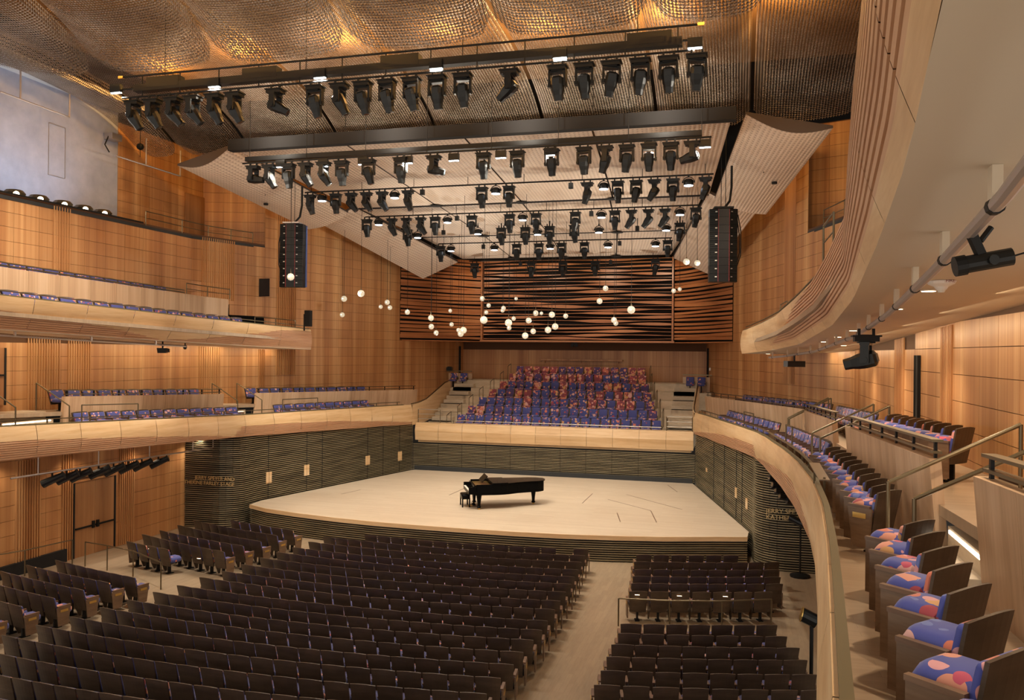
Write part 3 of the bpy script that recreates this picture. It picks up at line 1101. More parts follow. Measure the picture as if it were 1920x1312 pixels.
for s in (-1, 1):
    xr = lambda k: at(ROWPX[k][0 if s < 0 else 1], 740, Y=CH_Y[k]).x
    for k in range(13):
        y = 12.2 + 0.465 * k
        z = CH_F[0] + (CH_F[6] - CH_F[0]) * k / 12
        MB().box((s * 6.5, y + 0.23, z - 0.10), (1.2, 0.46, 0.20)).build('side_step', M['step'], choir)
    # row-end guard rails climbing the stair
    for k in range(0, 7):
        h = thing('choir_guard_rail', 'thin bronze guard rail beside the choir steps, %s flank' % ('piano-bench' if s < 0 else 'piano-tail'), 'handrail',
                  group='bronze rails along the choir steps, %s flank' % ('piano-bench' if s < 0 else 'piano-tail'))
        x = xr(k) + s * 0.30
        y = CH_Y[k]
        MB().tube((x, y - 0.35, CH_F[k]), (x, y - 0.35, CH_F[k] + 0.85), 0.018).build('post', M['rail'], h)
        MB().tube((x, y - 0.35, CH_F[k] + 0.85), (x, y + 0.35, CH_F[k] + 1.0), 0.018).build('top_rail', M['rail'], h)
        MB().tube((x, y + 0.35, CH_F[k]), (x, y + 0.35, CH_F[k] + 1.0), 0.018).build('post', M['rail'], h)
    # curved side parapet rising from the balcony front to the upper landing
    mb = MB()
    A = [(7.30, 11.2, t1top(11.2), 3.3), (7.20, 12.0, 4.42, 3.3), (7.15, 13.0, 4.55, 3.4), (7.15, 14.5, 4.95, 3.6), (7.15, 16.0, 5.35, 4.0), (7.15, 16.8, 5.45, 4.2)]
    f1 = [[(s * x, y, zt_) for x, y, zt_, zb_ in A], [(s * x, y, zb_) for x, y, zt_, zb_ in A]]
    f2 = [[(s * (x + 0.14), y, zt_) for x, y, zt_, zb_ in A], [(s * (x + 0.14), y, zb_) for x, y, zt_, zb_ in A]]
    mb.grid(f1)
    mb.grid(f2)
    mb.grid([f1[0], f2[0]])
    mb.add([f1[0][-1], f1[1][-1], f2[1][-1], f2[0][-1]], [(0, 1, 2, 3)])
    mb.build('side_parapet', M['maple'], choir)
    mb = MB()
    mb.path([(s * (x + 0.07), y, zt_ + 0.05) for x, y, zt_, zb_ in A], 0.03)
    mb.build('parapet_handrail', M['rail'], choir)
    # upper landing ledge with a bronze rail
    MB().box((s * 7.05, 18.3, 5.45), (1.5, 0.12, 0.9)).build('landing_front', M['partition'], choir)
    MB().bar((s * 7.9, 18.2, 6.02), (s * 6.3, 18.2, 6.02), 0.05, 0.05).build('landing_rail', M['rail'], choir)
# front guard rail: low centre bar and two taller gates
h = thing('choir_front_rail', 'satin steel guard rail along the choir front', 'handrail')
MB().tube((at(852, 789, Y=11.8).x, 11.8, 3.55), (at(1240, 804, Y=11.8).x, 11.8, 3.55), 0.022).build('centre_bar', M['railbright'], h)
for s in (-1, 1):
    xs = (7.2, 5.95)
    for z in (3.6, 3.85, 4.1):
        MB().tube((s * xs[0], 11.8, z), (s * xs[1], 11.8, z), 0.02).build('gate_bar', M['railbright'], h)
    for x in xs:
        MB().tube((s * x, 11.8, 3.40), (s * x, 11.8, 4.1), 0.02).build('post', M['rail'], h)
for x in frange(-5.2, 5.2, 1.6):
    MB().tube((x, 11.8, 3.40), (x, 11.8, 3.55), 0.015).build('post', M['rail'], h)

# bench-like shelf and surtitle box on the rear wall
MB_ = thing('wall_shelf', 'long shallow wooden shelf on the wall above the top choir row', 'shelf', (0, 0, 0))
pa, pb = at(1012, 674, Y=20.05), at(1168, 674, Y=20.05)
MB().box(((pa.x + pb.x) / 2, 20.02, pa.z), (pb.x - pa.x, 0.26, 0.10)).build('shelf_board', M['wall'], MB_)
for x in (pa.x + 0.3, (pa.x + pb.x) / 2, pb.x - 0.3):
    MB().box((x, 20.06, pa.z - 0.12), (0.06, 0.18, 0.15)).build('bracket', M['wall'], MB_)

# ================================================================ SLATTED SCREEN
scr = thing('slatted_screen', 'wide screen of wavy reddish wooden slats above the choir', 'screen')
ZB, ZT = 7.92, 12.75
NS = 23
MB().box((0, 18.75, (ZB + ZT) / 2), (11.5, 0.06, ZT - ZB)).build('dark_backing', M['void'], scr)
def curve_side(u):     # u 0 (mullion) .. 1 (outer end), concave in plan
    x = 5.75 + 3.3 * u
    y = 18.4 - 4.75 * (u ** 1.35)
    return x, y


for s in (-1, 1):
    mb = MB()
    pts = [curve_side(i / 12) for i in range(13)]
    mb.grid([[(s * (x + 0.12), y + 0.14, ZB) for x, y in pts], [(s * (x + 0.12), y + 0.14, ZT) for x, y in pts]])
    mb.build('dark_backing', M['void'], scr)
rnd = random.Random(3)
for k in range(NS):
    z = ZB + 0.12 + (ZT - ZB - 0.2) * k / (NS - 1)
    ph = [rnd.uniform(0, 6.28) for _ in range(4)]
    am = rnd.uniform(0.5, 1.0)

    def half(x, am=am, ph=ph):
        return max(0.012, 0.026 + am * 0.060 * math.sin(x * 0.75 + ph[0]) + 0.022 * math.sin(x * 1.6 + ph[1]))
    for part in ('c', -1, 1):
        mb = MB()
        N = 26
        F, B = [[], []], [[], []]
        for i in range(N + 1):
            u = i / N
            if part == 'c':
                x, y = -5.62 + 11.24 * u, 18.4
                xx = x
            else:
                x, y = curve_side(u * 0.985 + 0.012)
                x *= part
                xx = x
            hh = half(xx) if part == 'c' else 0.055 + 0.55 * half(xx)
            zz = z + 0.03 * math.sin(xx * 0.8 + ph[2])
            d = 0.10 + 0.05 * math.sin(xx * 0.9 + ph[3])
            F[0].append((x, y - d, zz + hh))
            F[1].append((x, y - d, zz - hh))
            B[0].append((x, y + 0.08, zz + hh * 0.4))
            B[1].append((x, y + 0.08, zz - hh * 0.4))
        mb.grid([F[0], F[1]])
        mb.grid([B[0], F[0]])
        mb.grid([F[1], B[1]])
        mb.build('slat', M['slatwood'], scr, smooth=True)
for s in (-1, 1):
    MB().box((s * 5.70, 18.3, (ZB + ZT) / 2), (0.10, 0.3, ZT - ZB)).build('mullion', M['slatwood'], scr)
MB().box((0, 18.35, ZB - 0.04), (11.6, 0.35, 0.10)).build('bottom_rail', M['slatwood'], scr)
mb = MB()
mb.prism([(-5.7, 18.55), (-9.1, 13.75), (-7.6, 20.2), (7.6, 20.2), (9.1, 13.75), (5.7, 18.55)], ZB - 0.10, ZB - 0.06)
mb.build('underside', M['slatwood'], scr)

# ================================================================ CANOPY OVER THE STAGE
def patch(c00, c10, c01, c11, bulge, nu, nv, u0=0, u1=1, v0=0, v1=1, bu=True, bv=True, tail=None):
    """bilinear patch sagging by 'bulge'; returns rows and uv in metres"""
    c00, c10, c01, c11 = map(Vector, (c00, c10, c01, c11))
    Lu = (c10 - c00).length
    Lv = (c01 - c00).length
    rows, uv = [], []
    for j in range(nv + 1):
        v = v0 + (v1 - v0) * j / nv
        r, q = [], []
        for i in range(nu + 1):
            u = u0 + (u1 - u0) * i / nu
            p = c00.lerp(c10, u).lerp(c01.lerp(c11, u), v)
            p = p.copy()
            p.z -= bulge * (math.sin(math.pi * u) if bu else 1) * ((math.sin(math.pi * v) if bv else 1) if tail is None else 1 - (1 - tail) * v)
            r.append(tuple(p))
            q.append((u * Lu, v * Lv))
        rows.append(r)
        uv.append(q)
    return rows, uv


def solid_panel(name, rows, uv, parent, th=0.10, face=None, edge=None, flat=None):
    mb = MB()
    mb.grid(rows, uv)
    up = [[(p[0], p[1], p[2] + th) for p in r] for r in (flat or rows)]
    mb.grid(up, mi=1)
    mb.grid([rows[0], up[0]], mi=1)
    mb.grid([rows[-1], up[-1]], mi=1)
    mb.grid([[r[0] for r in rows], [r[0] for r in up]], mi=1)
    mb.grid([[r[-1] for r in rows], [r[-1] for r in up]], mi=1)
    return mb.build(name, [face or M['canopy'], edge or M['canopyedge']], parent, smooth=False)


strips = [(-2.55, 9.15, 14.78, 5.80, 8.15, 13.90, 'first canopy strip behind the wide black border'),
          (5.95, 7.85, 13.85, 11.25, 6.95, 13.25, 'second canopy strip above the fourth lamp pipe'),
          (11.4, 6.95, 13.24, 14.90, 5.85, 12.48, 'rearmost canopy strip touching the slatted screen')]
for (ya, xa, za, yb, xb, zb, lb) in strips:
    t = thing('acoustic_canopy', 'pale ribbed acoustic canopy, ' + lb, 'canopy')
    for c in range(4):
        u0, u1 = c / 4 + 0.002, (c + 1) / 4 - 0.002
        xa0, xa1 = -xa + 2 * xa * u0, -xa + 2 * xa * u1
        xb0, xb1 = -xb + 2 * xb * u0, -xb + 2 * xb * u1
        rows, uv = patch((xa0, ya, za), (xa1, ya, za), (xb0, yb, zb), (xb1, yb, zb), 0.13, 12, 10, bv=True)
        solid_panel('canopy_panel', rows, uv, t)
    MB().box((0, yb + 0.07, zb + 0.02), (2 * xb - 0.1, 0.10, 0.10)).build('gap_bar', M['void'], t)
    for sx in (-1, 1):
        for yy_, zz_, xx_ in ((ya + 0.3, za, xa), (yb - 0.3, zb, xb)):
            MB().tube((sx * xx_ * 0.5, yy_, zz_), (sx * xx_ * 0.5, yy_, 18.21), 0.015).build('suspension_cable', M['black'], t)
    # shackle covers over the joint
    for c in range(1, 4):
        MB().lathe([(0.02, -0.02), (0.3, 0.0), (0.3, 0.03), (0.02, 0.06)], 10, (-xb + 2 * xb * c / 4, yb + 0.06, zb - 0.05)).build('joint_cover', M['void'], t)
for s in (-1, 1):
    nmw = 'grey plaster wall' if s < 0 else 'ribbed balcony front'
    t = thing('canopy_wing', 'large curved canopy wing on the side of the %s' % nmw, 'canopy')
    rows, uv = patch((s * 9.55, -2.0, 15.0), (s * 12.25, -1.57, 14.5), (s * 8.35, 5.6, 13.65), (s * 10.4, 5.6, 12.95), 0.36, 14, 12, tail=0.45)
    flat_, _ = patch((s * 9.55, -2.0, 15.0), (s * 12.25, -1.57, 14.5), (s * 8.35, 5.6, 13.65), (s * 10.4, 5.6, 12.95), 0, 14, 12)
    solid_panel('wing_panel', rows, uv, t, 0.08, flat=flat_)
    MB().tube((s * 10.2, 1.5, 13.8), (s * 10.2, 1.5, 18.21), 0.015).build('suspension_cable', M['black'], t)
    MB().lathe([(0.10, -0.03), (0.10, 0.05)], 10, (s * 10.6, 2.2, 13.55)).build('sprinkler_opening', M['void'], t)
    t2 = thing('canopy_wing', 'smaller canopy wing dipping toward the slatted screen, side of the %s' % nmw, 'canopy')
    rows, uv = patch((s * 8.1, 5.7, 13.95), (s * 10.3, 5.7, 13.45), (s * 5.98, 14.5, 12.25), (s * 7.86, 13.97, 11.3), 0.26, 14, 12, tail=0.0)
    solid_panel('wing_panel', rows, uv, t2, 0.12)
    MB().tube((s * 8.0, 10.0, 12.6), (s * 8.0, 10.0, 18.21), 0.015).build('suspension_cable', M['black'], t2)

# ================================================================ WOVEN METAL CEILING
def mesh_row(ylow, yfar, cols, label, zlow=15.30):
    t = thing('mesh_ceiling', label, 'ceiling')
    t['kind'] = 'structure'
    L = abs(yfar - ylow)
    for a, b in zip(cols, cols[1:]):
        mb = MB()
        rows, uv = [], []
        nv, nu = 26, 14
        for j in range(nv + 1):
            v = (j / nv) ** 1.6
            y = ylow + (yfar - ylow) * v
            zz = zlow + 1.75 * (1 - math.exp(-abs(y - ylow) / 2.8))
            r, q = [], []
            for i in range(nu + 1):
                u = i / nu
                cor = 0.0
                e = min(u, 1 - u) * (b - a)
                if e < 0.55:
                    cor = 0.26 * (1 - e / 0.55) ** 2
                yy = y - (0.45 * (1 - e / 0.45) ** 2 if e < 0.45 else 0) * (1 - v)
                x = a + 0.06 + (b - a - 0.12) * u
                out = max(0.0, abs(x) - 9.5)
                r.append((x, yy, zz + cor - 0.16 * math.sin(math.pi * u) + (0.04 if ylow > -5 else 0.2) * out * (1 - v)))
                q.append((x, y * 1.15))
            rows.append(r)
            uv.append(q)
        mb.grid(rows, uv)
        mb.build('mesh_panel', M['mesh'], t, smooth=True)
    return t


mesh_row(0.10, -10.2, [-15.4, -13.3, -9.95, -5.85, -1.75, 2.42, 6.52, 9.75, 13.4], 'row of draped woven metal panels just before the canopy')
mesh_row(-9.75, -20.5, [-13.4, -8.65, -4.62, -0.6, 3.40, 7.30, 10.1, 13.0], 'row of draped woven metal panels above the big lamp truss')
struct(MB().box((0, -10.5, 17.9), (27, 24, 0.06)).build('ceiling', mat('amber_lit_catwalk_deck', (0.22, 0.13, 0.06), 0.8)), 'brown catwalk deck seen through the woven mesh', 'ceiling')
for x, y in ((-11.5, -3.2), (-7.9, -4), (-3.8, -4.2), (-0.2, -4), (3.2, -3.6), (7.2, -3.8), (10.6, -4.5), (-10.5, -12.5), (-6.6, -13), (-1.6, -12.6), (3.9, -13), (7.8, -13), (11.2, -13)):
    lamp('POINT', 'amber_catwalk_light', (x, y, 17.25), 240, (1.0, 0.50, 0.12), 0.08)

# ================================================================ LAMP PIPES AND LAMPS
def mesh_head():
    mb = MB()
    # lofted octagonal body, lens end at -z
    secs = [(0.10, 0.10, 0.20), (0.155, 0.15, 0.16), (0.16, 0.16, 0.0), (0.145, 0.14, -0.14), (0.115, 0.115, -0.26), (0.105, 0.105, -0.40)]
    rings = []
    for w, d, z in secs:
        rings.append([(w, d * .55, z), (w * .6, d, z), (-w * .6, d, z), (-w, d * .55, z), (-w, -d * .55, z), (-w * .6, -d, z), (w * .6, -d, z), (w, -d * .55, z)])
    vs = [p for r in rings for p in r]
    fs = []
    for k in range(len(rings) - 1):
        for i in range(8):
            j = (i + 1) % 8
            fs.append((k * 8 + i, (k + 1) * 8 + i, (k + 1) * 8 + j, k * 8 + j))
    fs.append(tuple(range(8)))
    fs.append(tuple(range(len(vs) - 1, len(vs) - 9, -1)))
    mb.add(vs, fs)
    # rear cooling ridge
    mb.box((0, 0.0, 0.19), (0.16, 0.2, 0.05))
    mb.box((0, -0.155, 0.05), (0.18, 0.02, 0.12))
    return mb.mesh('head', M['softblack'])


def mesh_yoke():
    mb = MB()
    for sx in (-1, 1):
        mb.box((sx * 0.205, 0, -0.27), (0.055, 0.16, 0.38))
        mb.tube((sx * 0.15, 0, -0.40), (sx * 0.25, 0, -0.40), 0.06, 8)
    mb.box((0, 0, -0.09), (0.46, 0.18, 0.06))
    return mb.mesh('yoke', M['softblack'])


def mesh_base():
    mb = MB()
    mb.box((0, 0, 0), (0.44, 0.30, 0.10))
    mb.box((0, 0, 0.055), (0.52, 0.34, 0.03))
    mb.box((0, 0, -0.06), (0.30, 0.24, 0.04))
    return mb.mesh('base', M['black'])


def mesh_clamp():
    mb = MB()
    mb.prism([(-0.155, 0.06), (0.155, 0.06), (0.155, 0.20), (0.105, 0.20), (0.105, 0.085), (-0.105, 0.085), (-0.105, 0.20), (-0.155, 0.20)], -0.03, 0.03,
             Matrix(((1, 0, 0, 0), (0, 0, 1, 0), (0, 1, 0, 0), (0, 0, 0, 1))))
    return mb.mesh('clamp', M['black'])


HEAD, YOKE, BASE, CLAMP = mesh_head(), mesh_yoke(), mesh_base(), mesh_clamp()
LENS = MB().lathe([(0.08, -0.405), (0.085, -0.402)], 12).mesh('lens', M['lens'])


def moving_head(loc, phi, label, group, fwd=8, scale=1.0, drop=0.0, extra_pan=0.0):
    """phi: lean of the beam across the hall in degrees (positive toward the piano tail side)"""
    t = thing('moving_head_light', label, 'stage light', loc, 0, group)
    t.scale = (scale,) * 3
    link('base', BASE, t)
    link('clamp', CLAMP, t)
    side = abs(phi) > 14
    pan = math.radians(90 + TH * 57.3 * 0) if side else math.radians(extra_pan)
    Y = link('yoke', YOKE, t, Matrix.Rotation(pan, 4, 'Z'))
    if side:
        R = Matrix.Rotation(math.radians(-phi), 4, 'Y') @ Matrix.Rotation(math.radians(fwd), 4, 'X')
    else:
        R = Matrix.Rotation(math.radians(-phi), 4, 'Y') @ Matrix.Rotation(math.radians(fwd), 4, 'X') @ Matrix.Rotation(math.radians(extra_pan), 4, 'Z')
    H = link('head', HEAD, t, Matrix.Translation((0, 0, -0.40)) @ R)
    link('lens', LENS, H)
    return t


LEDB = MB().box((0, 0, 0.12), (0.36, 0.14, 0.24)).mesh('housing', M['softblack'])
LEDL = MB().box((0, 0, -0.008), (0.34, 0.07, 0.02)).mesh('lens', M['ledlens'])


def led_bar(loc, label, group, power, up=None):
    t = thing('led_work_light', label, 'work light', loc, 0, group)
    link('housing', LEDB, t)
    link('lens', LEDL, t)
    up = max(0.26, (up or loc[2] + 0.4) - loc[2])
    MB().prism([(-0.165, 0.22), (-0.135, 0.22), (-0.135, up - 0.03), (0.135, up - 0.03), (0.135, 0.22), (0.165, 0.22), (0.165, up), (-0.165, up)], -0.015, 0.015,
               Matrix(((1, 0, 0, 0), (0, 0, 1, 0), (0, 1, 0, 0), (0, 0, 0, 1)))).build('bracket', M['black'], t)
    if power:
        lamp('AREA', 'led_light', (loc[0], loc[1], loc[2] - 0.04), power, NEUT, 0.30, 0.06)
    return t


PARB = MB().lathe([(0.10, 0.14), (0.17, 0.10), (0.19, 0.0), (0.18, -0.10)], 14).mesh('can', M['softblack'])
PARL = MB().lathe([(0.165, -0.115), (0.17, -0.10)], 14).mesh('lens', M['parlens'])
PARY = MB()
for i in range(8):
    a0, a1 = math.pi * i / 8, math.pi * (i + 1) / 8
    PARY.bar((0.22 * math.cos(a0), 0, 0.22 * math.sin(a0)), (0.22 * math.cos(a1), 0, 0.22 * math.sin(a1)), 0.05, 0.025)
PARY.box((0, 0, 0.26), (0.06, 0.06, 0.1))
PARY = PARY.mesh('yoke', M['black'])


def par_can(loc, label, group, power, rod=0):
    t = thing('par_light', label, 'par light', loc, 0, group)
    link('can', PARB, t)
    link('lens', PARL, t)
    link('yoke', PARY, t)
    if rod:
        MB().tube((0, 0, 0.28), (0, 0, rod), 0.02).build('drop_rod', M['black'], t)
    if power:
        lamp('SPOT', 'par_beam', (loc[0], loc[1], loc[2] - 0.15), power, NEUT, 0.12, spot=75, blend=0.8)
    return t


BOXB = MB().box((0, 0, -0.10), (0.17, 0.14, 0.22)).mesh('body', M['softblack'])
BOXK = MB().box((0, 0, 0.06), (0.03, 0.03, 0.12)).mesh('hanger', M['black'])


def small_box(loc, label, group, rod=0):
    t = thing('hanging_box', label, 'box', loc, 0, group)
    link('body', BOXB, t)
    link('hanger', BOXK, t)
    if rod:
        MB().tube((0, 0, 0.1), (0, 0, rod), 0.02).build('drop_rod', M['black'], t)
    return t


def pipe_thing(name, label, pts, r, group=None):
    t = thing(name, label, 'lighting pipe', group=group)
    return t


PIPES = {   # name: (Y, left px, right px)
    'big truss': (-9.3, (310, 172), (1320, 95)),
    'black border': (-3.1, (455, 301), (1334, 263)),
    'third pipe': (1.74, (572, 360), (1338, 327)),
    'fourth pipe': (5.96, (685, 407), (1312, 384)),
    'fifth pipe': (11.3, (822, 457), (1260, 446)),
    'rear pipe': (14.4, (880, 488), (1235, 484)),
}
DEPTH = {k: v[0] for k, v in PIPES.items()}
# the main truss: two upper pipes, box beam, lower pipe, hangers
T = thing('lighting_truss', 'long black lighting truss hung under the woven metal ceiling', 'truss')
Y1 = -9.3
lz = lambda x: 14.72 + (x / 8.5) * 0.0
zlow = (at(310, 174, Y=Y1).z + at(1310, 97, Y=Y1).z) / 2
zbeam = (at(500, 143, Y=Y1).z + at(1200, 83, Y=Y1).z) / 2
ztop = (at(241, 142, Y=Y1).z + at(1319, 47, Y=Y1).z) / 2
MB().box((0.05, Y1 + 0.1, zbeam), (15.9, 0.25, 0.20)).build('box_beam', M['black'], T)
MB().tube((-8.3, Y1, zlow), (8.3, Y1, zlow), 0.03).build('lower_pipe', M['black'], T)
MB().tube((-8.35, Y1, ztop), (8.45, Y1, ztop), 0.03).build('upper_pipe', M['black'], T)
MB().tube((-8.7, Y1 + 0.3, ztop - 0.25), (8.25, Y1 + 0.3, ztop - 0.25), 0.03).build('upper_pipe', M['black'], T)
for x in frange(-7.6, 7.9, 1.29):
    MB().tube((x, Y1, zlow), (x, Y1, ztop), 0.018).build('hanger', M['black'], T)
for x in (-6.9, -2.3, 2.3, 6.9):
    MB().tube((x, Y1 + 0.1, zbeam), (x, Y1 + 0.1, 18.21), 0.012).build('suspension_cable', M['black'], T)
for x in (-6.9, -3.7, 0.55, 7.2):
    MB().box((x, Y1 + 0.12, zbeam + 0.13), (1.1, 0.3, 0.30)).build('motor_box', M['black'], T)
for x in (-8.35, 8.45):
    MB().box((x, Y1, ztop), (0.16, 0.07, 0.07)).build('end_cap', M['brass'], T)

XL = {'big truss': zlow}
for k in list(PIPES)[1:]:
    Yk, l, r = PIPES[k]
    a, b = at(*l, Y=Yk), at(*r, Y=Yk)
    z = (a.z + b.z) / 2
    XL[k] = z
    lab = {'black border': 'black lamp pipe under the wide black border', 'third pipe': 'thin black lamp pipe crossing the middle of the first canopy strip',
           'fourth pipe': 'black lamp pipe at the joint between first and second canopy strips', 'fifth pipe': 'black lamp pipe at the joint before the rearmost canopy strip',
           'rear pipe': 'rear black lamp pipe in front of the slatted screen top'}[k]
    t = thing('lamp_pipe', lab, 'lighting pipe')
    MB().tube((a.x, Yk, z), (b.x, Yk, z), 0.032).build('pipe', M['black'], t)
    for x in frange(a.x + 0.3, b.x - 0.3, 2.2):
        MB().tube((x, Yk, z), (x, Yk, 18.21), 0.012).build('hanger', M['black'], t)
    if k == 'black border':
        MB().box((0, Yk + 0.1, z + 0.16), (b.x - a.x - 0.4, 0.2, 0.16)).build('cable_tray', M['black'], t)


def hang(px, py, Yk):
    p = at(px, py, Y=Yk)
    return p


L1 = [(251, 172, 28), (287, 171, 28), (325, 167, 38), (362, 164, 36), (402, 164, 25), (440, 160, 24), (517, 153, 62), (591, 148, 10), (637, 144, 26), (680.6, 141, 12), (726, 138, 10), (772, 135, 10),
      (820, 131, 2), (868, 126, 4), (956, 118, -50), (1046, 110, 3), (1096, 106, 2), (1147, 103, -13), (1201, 98, -8), (1254, 94, 1), (1307, 90, -3)]
L2 = [(475.4, 306, 82), (505.5, 303, 30), (541, 302, 3), (573, 300, 30), (607, 298, 32), (641, 296, 3), (691, 291, 14), (751.7, 290, 3), (813.5, 286, 75), (906.6, 282, 2), (970, 280, 3), (1034.6, 277, 2),
      (1095, 271, 2), (1135, 271, -16), (1175.6, 270, -8), (1217, 269, 0), (1258, 266, 0), (1298, 265, -72)]
L3 = [(581.7, 361, 16), (629.5, 360, 4), (658.5, 357, 40), (687, 356, 33), (716.5, 355, 33), (765, 353, 18), (903.6, 346, 2), (954.6, 344, 1), (1101, 337, -17), (1158.5, 336, 2), (1193, 335, -12), (1227, 332, -34),
      (1262, 332, 0), (1323, 329, -20)]
L4 = [(688, 408, 3), (735, 405, 26), (762, 405, 25), (789, 405, 36), (816, 405, 2), (884.7, 402, 2), (955.6, 399, 2), (1005, 398, 2), (1079, 396, -10), (1153, 394, 0), (1184, 393, -36), (1216, 392, -38), (1247, 391, -36), (1305, 387, -10)]
L4b = [(764, 433, 6), (940, 430, 5), (985, 429, 3), (1030.6, 427, 0), (1077, 425, 8), (1275, 421, -10)]
L5 = [(826.4, 459, 2), (969, 455, 2), (1010.6, 454, 0), (1053, 452.5, 0), (1096, 452, 0), (1252, 447.5, 0)]
L6 = [(890, 489, 2), (996, 487, 0), (1055.6, 486, 0), (1116, 484.5, 0), (1229, 484, -10)]
for key, lst, phr in (('big truss', L1, 'black moving-head light under the long truss'),
                      ('black border', L2, 'black moving-head light under the wide black border'),
                      ('third pipe', L3, 'black moving-head light on the pipe mid first canopy strip'),
                      ('fourth pipe', L4, 'black moving-head light at the first canopy joint'),
                      ('fifth pipe', L5, 'black moving-head light before the rearmost canopy strip'),
                      ('rear pipe', L6, 'black moving-head light silhouetted before the slatted screen top')):
    for (px, py, phi) in lst:
        p = hang(px, py, DEPTH[key])
        lean = ', aimed straight down' if abs(phi) < 9 else (', aimed toward piano tail' if phi > 0 else ', aimed toward piano bench')
        if abs(phi) > 45:
            lean = ', tipped almost level'
        z = XL[key] - 0.19
        moving_head((p.x, DEPTH[key], z), phi, phr + lean, 'moving heads: ' + key + lean, fwd=6 if key != 'big truss' else 10, scale=1.0 if key in ('big truss', 'black border') else 0.95,
                    extra_pan=random.uniform(-12, 12))
for (px, py, phi) in L4b:
    p = hang(px, py, 8.6)
    mh_ = moving_head((p.x, 8.6, p.z), phi, 'black moving-head light hung straight from the second canopy strip', 'moving heads under the second canopy strip', scale=0.95)
    MB().tube((0, 0, 0.07), (0, 0, (13.46 - p.z) / 0.95), 0.03).build('drop_rod', M['black'], mh_)

for px, py in ((218, 174), (402, 163), (600, 146), (818, 129), (1050, 109), (1303, 90)):
    p = at(px, py, Y=Y1)
    led_bar(p, 'bright LED work light on the long truss below the woven mesh', 'LED work lights on the long truss', 430, up=zbeam)
for px, py in ((527, 313), (606, 312), (681, 308), (764, 306), (851, 301), (939, 296), (1030.6, 291), (1220, 280), (1322, 276)):
    p = at(px, py, Y=-3.1)
    led_bar(p, 'LED work light on the pipe under the wide black border', 'LED work lights under the black border', 250, up=XL['black border'])
for key, lst in (('third pipe', ((604, 375), (740, 365), (929.6, 358), (1132, 350), (1291, 342))), ('fourth pipe', ((710, 418), (839, 413), (980, 410), (1127.6, 407), (1275, 401))),
                 ('fifth pipe', ((845.5, 467), (927, 465), (1031.7, 464), (1140, 461), (1229, 458)))):
    for px, py in lst:
        p = at(px, py, Y=DEPTH[key])
        par_can((p.x, DEPTH[key], XL[key] - 0.29), 'round black par light with lit lens on the ' + {'third pipe': 'pipe crossing the first canopy strip', 'fourth pipe': 'pipe at the first canopy joint', 'fifth pipe': 'pipe before the rearmost strip'}[key],
                'par lights: ' + key, 230)
for px, py in ((783, 442), (896, 435), (1008, 436), (1123, 432), (1249, 428)):
    p = at(px, py, Y=8.6)
    par_can(p, 'round black par light with lit lens hung from the second canopy strip', 'par lights under the second canopy strip', 260, rod=13.46 - p.z)
for key, Yk, lst in (('third pipe', 1.74, ((792, 358), (1070.5, 347))), ('fourth pipe', 5.96, ((857, 405), (1109, 399))), ('second strip', 8.6, ((831.6, 432), (1195, 424))),
                     ('fifth pipe', 11.3, ((906.5, 460), (1162, 455))), ('rear pipe', 14.4, ((976, 491), (1145, 489)))):
    for px, py in lst:
        p = at(px, py, Y=Yk)
        ph = {'third pipe': 'pipe crossing the first canopy strip', 'fourth pipe': 'pipe at the first canopy joint', 'second strip': 'second canopy strip', 'fifth pipe': 'pipe before the rearmost strip', 'rear pipe': 'rear pipe'}[key]
        small_box((p.x, Yk, (XL[key] - 0.11) if key in XL else p.z), 'small black box hanging from the ' + ph, 'small boxes: ' + key, rod=0 if key in XL else 13.46 - p.z)

